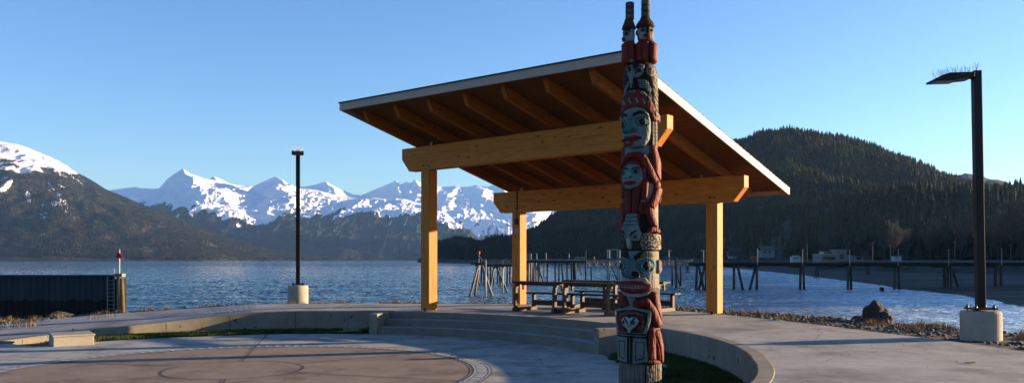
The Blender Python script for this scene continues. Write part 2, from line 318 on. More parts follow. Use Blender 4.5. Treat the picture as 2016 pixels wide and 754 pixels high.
Z += np.where(q1 >= 1, (Y - Yb - bw) / np.maximum(Yf - Yb, 1) * .5, 0)
hill = (zc - 2) * (q2 ** .85) + (ridged(X / 300, Y / 420, 5) - .6) * 95 * np.sin(np.pi * q2) ** .8
Z = np.where(Y > Yf, Z + np.maximum(hill, 0), Z); Z = np.where(Y > Yc, Z - (Y - Yc) * .35, Z)
wet = 1 - sst(0, .25, (Y - Ys) / tb)
HX, HYY, HZ, HQ = X, Y, Z, q2
mat('shore_land', (.036, .038, .033), (.085, .085, .074), .12, .9, .8, .8, c3=(.03, .034, .026), c3scale=.02, c3amt=(.5, .6), bdist=.4)
struct(mesh_np('shore_land', np.stack([X, Y, Z], -1).reshape(-1, 3), grid_faces(n, Y.shape[1])[:, ::-1], 'shore_land', smooth=True))

# forests: many small conifers as masses
def forest(name, XYZ, hts, material, sides=5, tiers=2):
    N = len(XYZ); a = np.arange(sides) / sides * 2 * np.pi
    rot = rng.random((N, 1)) * 6.28; rad = hts[:, None] * (.15 + .07 * rng.random((N, 1)))
    V = []; Fs = []; vo = 0
    for k in range(tiers):
        z0 = (.06 + .42 * k) if tiers > 1 else .02; z1 = 1.0 if k == tiers - 1 else .68; rr = rad * (1 - .45 * k)
        ring = np.stack([XYZ[:, 0:1] + rr * np.cos(a + rot), XYZ[:, 1:2] + rr * np.sin(a + rot), XYZ[:, 2:3] + hts[:, None] * (z0 + .06 * rng.random((N, sides)))], -1)
        tip = np.stack([XYZ[:, 0], XYZ[:, 1], XYZ[:, 2] + hts * z1], -1)[:, None, :]
        V.append(np.concatenate([ring, tip], 1).reshape(-1, 3))
        b = (np.arange(N) * (sides + 1))[:, None] + vo; j = np.arange(sides)[None, :]
        Fs.append(np.stack([b + j, b + (j + 1) % sides, b + sides + 0 * j], -1).reshape(-1, 3)); vo += N * (sides + 1)
    return struct(mesh_np(name, np.concatenate(V), np.concatenate(Fs), material), 'stuff')
mat('conifer', (.022, .029, .015), (.066, .066, .033), .035, .95, coord='Object', c3=(.10, .075, .045), c3scale=.012, c3amt=(.55, .7), spec=.05)
mat('conifer_dark', (.012, .020, .012), (.045, .055, .03), .03, .95, spec=.05)
def scatter(X, Y, Z, mask, N, y0w=1.0):
    nr, nc = X.shape; i = rng.integers(0, nr - 1, N * 4); j = rng.integers(0, nc - 1, N * 4)
    area = np.abs((X[i + 1, j] - X[i, j]) * (Y[i, j + 1] - Y[i, j])) ** .75; ok = mask[i, j] & (rng.random(N * 4) < area / np.percentile(area, 92))
    i = i[ok][:N]; j = j[ok][:N]; u = rng.random(len(i)); v = rng.random(len(i))
    g = lambda A: (A[i, j] * (1 - u) + A[i + 1, j] * u) * (1 - v) + (A[i, j + 1] * (1 - u) + A[i + 1, j + 1] * u) * v
    return np.stack([g(X), g(Y), g(Z) - .5], -1)
P = scatter(HX, HYY, HZ, (HQ > 0.004) & (fbm(HX / 22 + 3, HYY / 30, 3) > .30) & (HYY < interp(CREST, px[:, 0])[:, None] * 1.02) & (np.broadcast_to(px, HX.shape) < 2250) & (np.broadcast_to(px, HX.shape) > 828), 64000)
forest('conifer_forest', P, 3.8 + 6.5 * rng.random(len(P)) ** 2.4 + 6.5 * (fbm(P[:, 0] / 60, P[:, 1] / 60, 3)), 'conifer')
i = rng.integers(0, n - 1, 900); jc = int(np.argmax(HQ[0] >= 1)); sel = px[i, 0] < 2200
P = np.stack([HX[i, jc], HYY[i, jc] - rng.random(900) * 30, HZ[i, jc] - 2], -1)[sel]
forest('ridge_conifers', P, 5 + 9 * rng.random(len(P)) ** 4, 'conifer_dark')
i = rng.integers(0, n - 1, 2600); P = []
for k in i:
    if px[k, 0] > 2200 or px[k, 0] < 832: continue
    yf = np.interp(px[k, 0], [a[0] for a in FOOT], [a[1] for a in FOOT]); d = rng.random() * 70
    P.append(((px[k, 0] - 1008) / F * (yf + d), yf + d, 1.8 + d * .12))
P = np.array(P); forest('foot_conifers', P, 6.5 + 10 * rng.random(len(P)) ** 1.4, 'conifer_dark', 6, 2)
X, Y, Z, t, pxl = TL
snowm = HY - (Z - EYE) * F / Y > 345
P = scatter(X, Y, Z, (np.broadcast_to(t, X.shape) < 1.02) & (np.broadcast_to(t, X.shape) > .02) & snowm & (fbm(X / 120, Y / 120, 3) > .25), 70000)
mat('mountain_conifer', (.021, .023, .016), (.05, .048, .032), .01, .95, spec=.05)
forest('mountain_forest', P, 9 + 7 * rng.random(len(P)), 'mountain_conifer', 4, 1)

# wooded headland outside the frame at the right: it shades the tidal flat
xs = np.linspace(150, 700, 60)[:, None]; ys = np.linspace(95, 520, 60)[None, :]; X = xs + 0 * ys; Y = ys + 0 * xs
kx = X / Y; Zh = -4 + 21 * sst(160, 235, X) * sst(100, 140, Y) * sst(.76, .86, kx) + (fbm(X / 40, Y / 40, 4) - .5) * 4 * sst(200, 300, X) + 5 * sst(155, 190, X)
struct(mesh_np('wooded_headland', np.stack([X, Y, Zh], -1).reshape(-1, 3), grid_faces(60, 60)[:, ::-1], 'shore_land', smooth=True))
P = scatter(X, Y, Zh, (Zh > 3) & (kx > .8), 6000); forest('headland_conifers', P, 6 + 5 * rng.random(len(P)), 'conifer_dark')
# ================================================================== WATER
m = bpy.data.materials.new('sea_water'); m.use_nodes = True; MATS['sea_water'] = m; t_ = m.node_tree; N_ = t_.nodes; b = N_['Principled BSDF']; L = t_.links.new
b.inputs['Base Color'].default_value = (.006, .04, .075, 1); b.inputs['Roughness'].default_value = .10; b.inputs['IOR'].default_value = 1.33
tc = N_.new('ShaderNodeTexCoord')
prev = None
for sc_, st, dist, det in ((2.2, 1.0, .14, 5), (.25, 1.0, 1.2, 4), (.02, 1.0, 5.0, 3)):
    mp = N_.new('ShaderNodeMapping'); mp.inputs['Scale'].default_value = (1, 1.6, 1); mp.inputs['Rotation'].default_value = (0, 0, R(20)); L(tc.outputs['Object'], mp.inputs[0])
    nz = N_.new('ShaderNodeTexNoise'); nz.inputs['Scale'].default_value = sc_; nz.inputs['Detail'].default_value = det; nz.inputs['Roughness'].default_value = .6; L(mp.outputs[0], nz.inputs[0])
    bu = N_.new('ShaderNodeBump'); bu.inputs['Strength'].default_value = st; bu.inputs['Distance'].default_value = dist; L(nz.outputs[0], bu.inputs['Height'])
    if prev: L(prev, bu.inputs['Normal'])
    prev = bu.outputs[0]
L(prev, b.inputs['Normal'])
sx = N_.new('ShaderNodeSeparateXYZ'); L(tc.outputs['Object'], sx.inputs[0])      # pale sky reflection painted into the base colour of the right-hand bay
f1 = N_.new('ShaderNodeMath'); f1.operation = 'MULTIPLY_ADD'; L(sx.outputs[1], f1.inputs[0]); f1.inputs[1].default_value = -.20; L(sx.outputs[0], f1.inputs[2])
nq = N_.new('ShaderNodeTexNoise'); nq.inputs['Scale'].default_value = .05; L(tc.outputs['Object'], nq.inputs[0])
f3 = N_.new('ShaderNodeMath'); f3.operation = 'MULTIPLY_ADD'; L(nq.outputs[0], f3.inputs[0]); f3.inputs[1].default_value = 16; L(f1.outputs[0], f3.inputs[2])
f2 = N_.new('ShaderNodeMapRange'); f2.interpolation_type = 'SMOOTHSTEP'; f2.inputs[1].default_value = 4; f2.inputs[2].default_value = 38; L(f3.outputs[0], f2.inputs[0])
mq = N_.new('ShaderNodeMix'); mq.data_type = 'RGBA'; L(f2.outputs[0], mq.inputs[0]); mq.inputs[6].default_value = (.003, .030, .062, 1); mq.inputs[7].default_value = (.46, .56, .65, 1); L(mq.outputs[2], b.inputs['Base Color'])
kk = np.linspace(-.80, .86, 1000)[None, :]; yy = np.exp(np.linspace(math.log(26), math.log(760), 900))[:, None]
X = kk * yy; Y = yy + 0 * kk; e = sst(-.80, -.74, kk) * sst(.86, .80, kk) * sst(760, 520, yy) * sst(26, 32, yy)
wv = (ridged(X * .38 + Y * .08, Y * .50 - X * .08, 4, .6) - .55) * .34 + (fbm(X * 1.5, Y * 1.5, 3) - .5) * .16 + (fbm(X * .05, Y * .05, 2) - .5) * .15
Zw = -2.8 + wv * e * (.55 + .9 * fbm(X / 45 + 7, Y / 70, 3)) * (1 - .62 * sst(.16, .36, kk))
nr, nc = X.shape; V = np.stack([X, Y, Zw], -1).reshape(-1, 3); Fc = grid_faces(nr, nc)
n0 = len(V); ext = []; ef = []
per = [(0, 0), (0, nc - 1), (nr - 1, nc - 1), (nr - 1, 0)]
bi = [V[i * nc + j] for i, j in per]; outer = [(-14000, -800, -2.8), (9000, -800, -2.8), (9000, 13500, -2.8), (-14000, 13500, -2.8)]
V = np.concatenate([V, np.array([[b_[0], b_[1], -2.8] for b_ in bi]), np.array(outer)]); I = [n0 + q for q in range(8)]
Fc = np.concatenate([Fc, [[I[4], I[5], I[1], I[0]], [I[5], I[6], I[2], I[1]], [I[6], I[7], I[3], I[2]], [I[7], I[4], I[0], I[3]]]])
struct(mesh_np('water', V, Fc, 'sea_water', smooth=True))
w = MB(); w.add([(-14100, -900, -9), (9100, -900, -9), (9100, 13600, -9), (-14100, 13600, -9)], [(0, 1, 2, 3)]); struct(w.build('seabed', 'soil'))
# ================================================================== HAZE
hm = bpy.data.materials.new('haze_air'); hm.use_nodes = True; MATS['haze_air'] = hm; hn = hm.node_tree.nodes; hn.remove(hn['Principled BSDF'])
pv = hn.new('ShaderNodeVolumePrincipled'); pv.inputs['Color'].default_value = (.28, .53, 1, 1); pv.inputs['Density'].default_value = 2.7e-5; pv.inputs['Anisotropy'].default_value = .2
hm.node_tree.links.new(pv.outputs[0], hn['Material Output'].inputs['Volume'])
w = MB(); w.box(-2500, 6400, 745, 23600, 14800, 1510); o = w.build('haze', 'haze_air'); struct(o, 'stuff')
# ================================================================== PLAZA (concentric about PC)
PC = (-4.28, 12.4); GZ = .45
def rcp(r, th, z=0): a = R(th); return (-4.14 + r * math.cos(a), 12.22 + r * math.sin(a), z)
def rw(th): return float(np.interp(th, [-100, -50, -31.5, -17.8, -6.7, .7, 12, 20], [8.5, 8.3, 8.11, 7.86, 7.76, 7.71, 7.63, 7.56]))
def pol(r, th, z=0): a = R(th); return (PC[0] + r * math.cos(a), PC[1] + r * math.sin(a), z)
RO = [(-110, 14), (-60, 13.5), (-30, 12.4), (-6.5, 11.35), (9, 10.7), (26, 10.75), (34, 11.0), (52, 11.5), (66, 11.45), (83, 10.9), (100, 10.85), (112, 11.6), (120, 11.9), (127, 11.8), (140, 10.9), (152, 10.8), (200, 10.8), (250, 11)]
def ro(th): return float(np.interp(th, [a for a, b in RO], [b for a, b in RO]))
def ztop(th): return float(np.interp(th, [100, 106, 113, 122.5, 131.6, 139, 152], [.45, .43, .345, .24, .17, .11, .012]))
def annulus(name, r0, r1, th0, th1, z, m, n=96, kind='structure', thick=0, pol=None):
    pol = pol or globals()['pol']
    mb = MB(); vs = []; fs = []
    fr0 = r0 if callable(r0) else (lambda t: r0); fr1 = r1 if callable(r1) else (lambda t: r1); fz = z if callable(z) else (lambda t: z)
    full = abs(th1 - th0) >= 360
    for k in range(n + 1):
        t = th0 + (th1 - th0) * k / n; vs += [pol(fr0(t), t, fz(t)), pol(fr1(t), t, fz(t))]
    for k in range(n): fs.append((2 * k, 2 * k + 1, 2 * k + 3, 2 * k + 2))
    if thick:
        o = len(vs); vs += [(x, y, zz - thick) for x, y, zz in vs[:o]]
        for k in range(n): fs += [(2 * k, 2 * k + 2, o + 2 * k + 2, o + 2 * k), (2 * k + 1, o + 2 * k + 1, o + 2 * k + 3, 2 * k + 3)]
        fs += [(0, o, o + 1, 1), (2 * n, 2 * n + 1, o + 2 * n + 1, o + 2 * n)]
    mb.add(vs, fs); o = mb.build(name, m)
    if kind: struct(o, kind)
    return o
def disc(name, r, z, m, n=128):
    mb = MB(); mb.add([(PC[0], PC[1], z)] + [pol(r, 360 * k / n, z) for k in range(n)], [(0, 1 + k, 1 + (k + 1) % n) for k in range(n)]); return struct(mb.build(name, m))
# ground under everything, as far as the bank
g = MB(); th = np.linspace(-115, 255, 75)
annulus('ground_bed', 0, 9.5, -180, 180, -.045, 'soil')
disc('plaza_floor', 6.25, -.004, 'plaza_grey'); annulus('plaza_brown_circle', 0, 3.55, 0, 360, .0, 'plaza_brown', 128, pol=rcp)
annulus('plaza_ring_band', 3.55, 3.82, 0, 360, .0015, 'ring_grey', 160, pol=rcp)
annulus('plaza_approach', 6.25, lambda t: ro(t) if t < 210 else 16, 146, 262, -.006, 'plaza_grey', 60)
annulus('plaza_approach_near', 6.25, 16, -98, -58, -.006, 'plaza_grey', 20)
mb = MB()                                                       # inlaid pale dashes round the ring
nd = 132
for k in range(nd):
    t = 360 * k / nd + random.uniform(-.25, .25)
    if random.random() < .07: continue
    ja, jb = random.uniform(0, .05), random.uniform(0, .05)
    for a, b_, w_ in ((3.575, 3.735, .36), ):
        mb.add([rcp(a + .03 + ja, t - .62, .006), rcp(b_ + .03 - jb, t - .50, .006), rcp(b_ + .04 - jb, t + .52, .006), rcp(a + .03 + ja, t + .38, .006)], [(0, 1, 2, 3)])
    for rr in (3.575, 3.80): mb.add([rcp(rr - .012, t - .9, .006), rcp(rr + .012, t - .9, .006), rcp(rr + .012, t + .5, .006), rcp(rr - .012, t + .5, .006)], [(0, 1, 2, 3)])
struct(mb.build('plaza_ring_inlay', 'pale_inlay'))
mb = MB()                                                       # joints
def jline(p, q, w, z):
    p = Vector(p[:2]); q = Vector(q[:2]); d = (q - p).normalized(); nrm = Vector((-d.y, d.x)) * w / 2
    mb.add([(p.x - nrm.x, p.y - nrm.y, z), (q.x - nrm.x, q.y - nrm.y, z), (q.x + nrm.x, q.y + nrm.y, z), (p.x + nrm.x, p.y + nrm.y, z)], [(0, 1, 2, 3)])
SC = (-4.33, 12.5); RC = (-4.14, 12.22)
for k in range(72):
    a, b_ = R(5 * k), R(5 * k + 5); jline((SC[0] + 1.05 * math.cos(a), SC[1] + 1.05 * math.sin(a)), (SC[0] + 1.05 * math.cos(b_), SC[1] + 1.05 * math.sin(b_)), .022, .004)
for a in (40, 102, 163, 222, 283, 342):
    r0 = 1.05; jline((SC[0] + r0 * math.cos(R(a)), SC[1] + r0 * math.sin(R(a))), pol(6.24, a + .5), .022, .0075)
for k in range(180): jline(rcp(3.55, 2 * k), rcp(3.55, 2 * k + 2), .022, .0085)
for k in range(180): jline(rcp(3.83, 2 * k), rcp(3.83, 2 * k + 2), .015, .0085)
for (x, y, a, n_) in ((-6.2, 10.2, .3, 14), (-2.2, 11.4, 2.2, 12), (-3.4, 14.6, -.3, 12), (-7.6, 14.2, .9, 9), (.6, 12.6, 1.9, 9), (-1.0, 16.3, .2, 10)):
    for _ in range(n_):
        a += random.gauss(0, .35); x2, y2 = x + .14 * math.cos(a), y + .14 * math.sin(a); jline((x, y), (x2, y2), random.uniform(.004, .009), .0095); x, y = x2, y2
struct(mb.build('plaza_joints', 'joint'))
# upper terrace: slab + coping wall + steps
TH0 = -100
annulus('terrace_floor', lambda t: 7.25 if 20.6 < t < 79.5 else (7.62 if t > 50 else rw(t) - .03), ro, TH0, 152, ztop, 'concrete', 280, thick=.42)
annulus('path_edge_strip', lambda t: ro(t) - .012, lambda t: ro(t) + .03, TH0, 152, lambda t: ztop(t) - .006, 'concrete_wall', 160, thick=.2)
mb = MB()
for a in (-72, -52, 92): jline(pol(8.1, a), pol(ro(a), a), .014, GZ + .004) if a < 95 else None
for (x, y, a, n_) in ((4.6, 12.6, .2, 16), (5.4, 10.4, 1.4, 12), (4.0, 15.4, -.2, 14), (-4.5, 22.2, .1, 12)):
    for _ in range(n_):
        a += random.gauss(0, .3); x2, y2 = x + .16 * math.cos(a), y + .16 * math.sin(a); jline((x, y), (x2, y2), random.uniform(.004, .008), GZ + .004); x, y = x2, y2
jline(gp(1512, 683, GZ), gp(1990, 690, GZ), .014, GZ + .004); jline(gp(1512, 668, GZ), gp(1690, 668, GZ), .01, GZ + .004); jline(gp(1110, 626, GZ), gp(1400, 633, GZ), .012, GZ + .004)
struct(mb.build('terrace_joints', 'joint'))
def wallarc(name, label, r0, r1, a0, a1, zf, n, m='concrete_wall', zb=-.3):
    mb = MB(); vs = []; fs = []
    F0 = r0 if callable(r0) else (lambda t, q=r0: q); F1 = r1 if callable(r1) else (lambda t, q=r1: q)
    for k in range(n + 1):
        t = a0 + (a1 - a0) * k / n; z = zf(t); c = .015; r0 = F0(t); r1 = F1(t)
        vs += [pol(r0, t, zb), pol(r0, t, z - c), pol(r0 + c, t, z), pol(r1 - c, t, z), pol(r1, t, z - c), pol(r1, t, zb)]
    for k in range(n):
        for j in range(5): fs.append((6 * k + j, 6 * k + 6 + j, 6 * k + 7 + j, 6 * k + 1 + j))
    fs += [tuple(range(6)), tuple(range(6 * n, 6 * n + 6))[::-1]]
    mb.add(vs, fs); wl = tag(mb.build(name, m), label, 'wall')
    for t in (list(range(-78, 20, 16)) + [10, 17] if a0 < 0 else (88, 98, 110, 121, 133, 144)):
        jb = MB(); rj_ = F0(t) - .002; z = zf(t) - .02; p, q = pol(rj_, t - .05), pol(rj_, t + .05); jb.add([(p[0], p[1], -.1), (q[0], q[1], -.1), (q[0], q[1], z), (p[0], p[1], z)], [(0, 1, 2, 3)]); jb.build('expansion_joint', 'joint', wl)
    return wl
wallarc('retaining_wall', 'curved grey concrete retaining wall between terrace and plants at right', lambda t: rw(t) - .2, rw, TH0 + .3, 19.2, lambda t: GZ + .008, 90)
wallarc('retaining_wall', 'long pitted concrete retaining wall sloping down behind the plaza at left', 7.3, 7.61, 81, 151, lambda t: ztop(t) + .008, 90)
def cheek(th, r0, r1, w, label):
    mb = MB(); a = Vector(pol(r0, th)[:2]); b_ = Vector(pol(r1, th)[:2]); d = (b_ - a).normalized(); nn = Vector((-d.y, d.x)) * w / 2
    c = [a - nn, b_ - nn, b_ + nn, a + nn]
    mb.add([(p.x, p.y, -.3) for p in c] + [(p.x, p.y, GZ + .012) for p in c], [(3, 2, 1, 0), (4, 5, 6, 7), (0, 1, 5, 4), (1, 2, 6, 5), (2, 3, 7, 6), (3, 0, 4, 7)])
    return tag(mb.build('step_cheek_wall', 'concrete_wall', bevel=.012), label, 'wall')
cheek(20.6, 6.2, 7.62, .2, 'short straight concrete wall ending the steps beside the totem pole')
cheek(80.0, 6.2, 7.55, .2, 'short straight concrete wall ending the steps at their left')
# three curved steps (one thing, each step a part)
st = thing('curved_steps', 'three wide curved concrete steps up to the picnic shelter', 'steps', pol(6.6, 50, 0))
for k, (ra, rb) in enumerate(((6.25, 7.3), (6.66, 7.3), (7.07, 7.3))):
    mb = MB(); z0 = -.2 if k == 0 else .15 * k; z1 = .15 * (k + 1) - (0 if k < 2 else -.004); vs = []; fs = []; n_ = 60
    for q in range(n_ + 1):
        t = 21.3 + (79.3 - 21.3) * q / n_
        vs += [pol(ra, t, z0), pol(ra, t, z1 - .012), pol(ra + .012, t, z1), pol(rb, t, z1), pol(rb, t, z0)]
    for q in range(n_):
        for j in range(5): fs.append((5 * q + j, 5 * q + 5 + j, 5 * q + 5 + (j + 1) % 5, 5 * q + (j + 1) % 5))
    fs += [tuple(range(5)), tuple(range(5 * n_, 5 * n_ + 5))[::-1]]
    vs = [(x - st.location.x, y - st.location.y, z) for x, y, z in vs]
    mb.add(vs, fs); sp = mb.build('step', 'concrete_step_shaded', st)
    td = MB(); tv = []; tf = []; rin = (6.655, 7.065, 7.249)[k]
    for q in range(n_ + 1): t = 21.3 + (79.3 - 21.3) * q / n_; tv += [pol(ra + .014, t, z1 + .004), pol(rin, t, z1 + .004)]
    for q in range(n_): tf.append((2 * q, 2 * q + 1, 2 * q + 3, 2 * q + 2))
    td.add([(x - st.location.x, y - st.location.y, z) for x, y, z in tv], tf); td.build('tread', 'step_tread_skylit', sp)  # tread sheet paler than its step: sky light put into the colour
# low plant beds
def blades(name, pts, h, w, m, lean=.5, label=None):
    N = len(pts); pts = np.array(pts); a = rng.random(N) * 6.28; hh = h * (.4 + .9 * rng.random(N)); l = lean * hh * rng.random(N); la = rng.random(N) * 6.28
    dx = np.cos(a) * w; dy = np.sin(a) * w
    V = np.stack([np.stack([pts[:, 0] - dx, pts[:, 1] - dy, pts[:, 2]], -1), np.stack([pts[:, 0] + dx, pts[:, 1] + dy, pts[:, 2]], -1), np.stack([pts[:, 0] + l * np.cos(la), pts[:, 1] + l * np.sin(la), pts[:, 2] + hh], -1)], 1).reshape(-1, 3)
    return struct(mesh_np(name, V, np.arange(3 * N).reshape(-1, 3), m), 'stuff')
def bed(n_, r0, r1, a0, a1, thr, z=-.03):
    r_ = np.sqrt(rng.random(n_) * (r1 ** 2 - r0 ** 2) + r0 ** 2); a = np.radians(a0 + (a1 - a0) * rng.random(n_))
    x = PC[0] + r_ * np.cos(a); y = PC[1] + r_ * np.sin(a); ok = fbm(x * 1.3 + 50, y * 1.3 + 50, 4) > thr
    return np.stack([x, y, z + 0 * x], -1)[ok]
blades('ground_cover', np.concatenate([bed(34000, 6.2, 7.44, 84, 138, .36), bed(70000, 6.1, 7.6, -48, 19, .34)]), .075, .012, 'green_grass', .9)
annulus('bed_strip', 6.9, 7.3, 84, 112, -.012, 'plaza_grey', 40)
annulus('bed_slab', 6.75, 7.44, 2, 13, -.008, 'plaza_grey', 12)
# verge + bank down to the water
def verge(th): return float(np.interp(th, [-60, -20, 0, 12, 30, 60, 100, 115, 128, 145, 160], [6, 5.6, 4.2, 2.6, 2.0, 1.1, .7, .8, 1.2, 3.0, 4.0]))
nt_, nr_ = 520, 90; TH = np.linspace(-75, 200, nt_)[:, None]
ro_ = np.interp(TH, [a for a, b in RO], [b for a, b in RO]); ve = np.vectorize(verge)(TH)
q = np.concatenate([np.linspace(0, 1, 30), 1 + np.linspace(0, 1, 61)[1:] ** 1.3 * 9])[None, :]
rr = ro_ + np.where(q <= 1, ve * q, ve + (q - 1) * 1.6)
X = PC[0] + rr * np.cos(np.radians(TH)); Y = PC[1] + rr * np.sin(np.radians(TH))
zt = np.vectorize(ztop)(TH)
sl = np.interp(TH, [-60, 10, 60, 100, 125, 150], [.42, .5, .55, .5, .38, .30])
Z = zt - .035 - .03 * np.minimum(q, 1) - np.where(q > 1, (q - 1) * 1.6 * sl, 0)
rough_ = sst(.0, .3, q) * .035 + sst(1.1, 2.2, q) * .26
Z = Z + (fbm(X * 2.2, Y * 2.2, 4) - .5) * rough_ * 2 + (ridged(X * .9, Y * .9, 3) - .6) * rough_ * 1.1
Z = np.where(q <= 0.001, zt - .04, Z)
struct(mesh_np('shore_bank', np.stack([X, Y, Z], -1).reshape(-1, 3), grid_faces(nt_, q.shape[1])[:, ::-1], 'gravel', smooth=True))
BX, BY, BZ, BQ = X, Y, Z, np.broadcast_to(q, X.shape)
# loose stones on the verge and riprap on the bank
def ico():
    p = (1 + 5 ** .5) / 2; v = np.array([(-1, p, 0), (1, p, 0), (-1, -p, 0), (1, -p, 0), (0, -1, p), (0, 1, p), (0, -1, -p), (0, 1, -p), (p, 0, -1), (p, 0, 1), (-p, 0, -1), (-p, 0, 1)]) / math.hypot(1, p)
    f = np.array([(0, 11, 5), (0, 5, 1), (0, 1, 7), (0, 7, 10), (0, 10, 11), (1, 5, 9), (5, 11, 4), (11, 10, 2), (10, 7, 6), (7, 1, 8), (3, 9, 4), (3, 4, 2), (3, 2, 6), (3, 6, 8), (3, 8, 9), (4, 9, 5), (2, 4, 11), (6, 2, 10), (8, 6, 7), (9, 8, 1)])
    return v, f
IV, IF = ico()
def stones(name, P, s, m, flat=.6):
    N = len(P); V = IV[None] * (1 + .5 * (rng.random((N, 12, 1)) - .5)) * s[:, None, None] * (1 + .5 * (rng.random((N, 1, 3)) - .5)) * np.array([1, 1, flat])
    a = rng.random(N) * 6.28; c, s_ = np.cos(a)[:, None], np.sin(a)[:, None]
    V = np.stack([V[..., 0] * c - V[..., 1] * s_, V[..., 0] * s_ + V[..., 1] * c, V[..., 2]], -1) + P[:, None, :]
    return struct(mesh_np(name, V.reshape(-1, 3), (IF[None] + 12 * np.arange(N)[:, None, None]).reshape(-1, 3), m), 'stuff')
def on_bank(N, q0, q1, a0=-70, a1=160):
    jj = np.where((BQ[0] >= q0) & (BQ[0] <= q1))[0]; ii = np.where((TH[:, 0] >= a0) & (TH[:, 0] <= a1))[0]
    i = rng.choice(ii[:-1], N); j = rng.choice(jj, N); j = np.minimum(j, BX.shape[1] - 2); u = rng.random(N); v = rng.random(N)
    g = lambda A: (A[i, j] * (1 - u) + A[i + 1, j] * u) * (1 - v) + (A[i, j + 1] * (1 - u) + A[i + 1, j + 1] * u) * v
    return np.stack([g(BX), g(BY), g(BZ)], -1)
P = on_bank(15000, .08, 1.6); stones('gravel_stones', P, .015 + .05 * rng.random(len(P)) ** 3, 'rock')
P = on_bank(2600, 1.5, 6); P[:, 2] -= .12; stones('riprap', P, .08 + .26 * rng.random(len(P)) ** 1.8, 'rock_dark', .75)
P = on_bank(500, 1.1, 3, 118, 160); stones('riprap_left', P, .06 + .16 * rng.random(len(P)) ** 2, 'rock', .7)
P = on_bank(900, .6, 1.05, 10, 112); stones('verge_cobbles', P, .03 + .05 * rng.random(len(P)) ** 2, 'rock_dark', .6)
# dry grass tufts
T = []
for P_, cnt, h_ in ((on_bank(110, .2, 1.0, 15, 112), 22, 0), (on_bank(50, .3, 1.1, -10, 15), 40, 0), (on_bank(36, .3, 1.4, 112, 146), 40, 0)):
    for p in P_:
        for _ in range(cnt): T.append((p[0] + random.gauss(0, .06), p[1] + random.gauss(0, .06), p[2]))
blades('dry_grass', T, .13, .006, 'dry_grass', .9)
T = []
for px_, py_ in ((45, 628), (65, 632), (30, 634), (290, 607), (320, 604), (392, 600), (180, 622), (215, 618)):
    x, y, z = gp(px_, py_ + 6, .2)
    for _ in range(36): T.append((x + random.gauss(0, .10), y + random.gauss(0, .10), z - .05))
blades('tall_dry_grass', T, .20, .006, 'dry_grass', .7)
# boulder and single rocks
def rock(name, label, x, y, z, sx, sy, sz, m, seed, prof=None, sub=4):
    import bmesh
    bm = bmesh.new(); bmesh.ops.create_icosphere(bm, subdivisions=sub, radius=1); from mathutils import noise
    for v in bm.verts:
        p = v.co.copy(); d = 1 + .28 * noise.noise(p * 1.2 + Vector((seed, 0, 0))) + .12 * noise.noise(p * 3.1 + Vector((0, seed, 0))) + .04 * noise.noise(p * 8)
        p *= d
        if prof: p = prof(p)
        v.co = Vector((p.x * sx, p.y * sy, p.z * sz))
    me = bpy.data.meshes.new(name); bm.to_mesh(me); bm.free(); o = link(name, me, m, smooth=False, loc=(x, y, z)); return tag(o, label, 'rock')
x, y, z = gp(1731, 634, .36)
rock('boulder', 'large brown angular boulder standing on the gravel edge by the water', x, y, z + .05, .30, .28, .40, 'rust_boulder', 3.3, lambda p: Vector((p.x - .12 * p.z, p.y, p.z if p.z < 0 else p.z * (1 - .38 * max(p.x, -.4)))))
x, y, z = gp(1692, 628, .36); rock('rock', 'small flat dark rock just left of the large boulder', x, y, z, .2, .15, .09, 'rock_dark', 5.1, sub=3)
x, y, z = gp(121, 622, .1); rock('rock', 'tan lichen covered rock on the bank below the sheet pile wall', x, y, z - .1, .42, .3, .24, 'rock', 9.1, sub=3)
x, y, z = gp(178, 598, .3); rock('rock', 'low rock on the bank behind the sloping path', x, y - 2, z - .28, .25, .2, .12, 'rock_dark', 2.1, sub=3)
# low concrete block with wire loop
t = thing('concrete_block', 'low square concrete block with a wire loop on top at left', 'concrete block', (-8.98, 16.35, -.02), R(-55))
b_ = MB(); b_.box(0, 0, .10, .84, .72, .20); b_.build('base', 'concrete_cast', t, bevel=.012)
b_ = MB(); b_.box(0, 0, .22, .88, .76, .04); b_.build('cap', 'concrete_cast', t, bevel=.015)
b_ = MB(); b_.path([(.12 * math.cos(a), .02 * a, .25 + .09 * math.sin(a)) for a in np.linspace(0, math.pi, 9)], .007); b_.build('wire_loop', 'dark_metal', t)
b_ = MB(); b_.box(0, 0, 0, .10, .035, .008, R(20)); b_.box(.035, .03, .002, .05, .025, .006, R(70)); b_.box(-.05, .01, .002, .04, .02, .006, R(-40))
tag(b_.build('leaf_debris', 'leaf_litter', loc=gp(1912, 713, GZ + .012)), 'small brown leaf scrap lying on the terrace concrete', 'leaf')
# faint rectangular shadowless stains of old leaves
sc = [(random.uniform(1, 6), random.uniform(8, 18)) for _ in range(90)]; b_ = MB()
for x, y in sc:
    r_ = math.hypot(x - PC[0], y - PC[1]); zz = GZ + .006 if r_ > 7.9 else (.006 if r_ < 6 else None)
    if zz is None or r_ > 10.3: continue
    b_.box(x, y, zz, random.uniform(.008, .022), random.uniform(.006, .012), .005, random.uniform(0, 3))
struct(b_.build('grit', 'leaf_litter'), 'stuff')
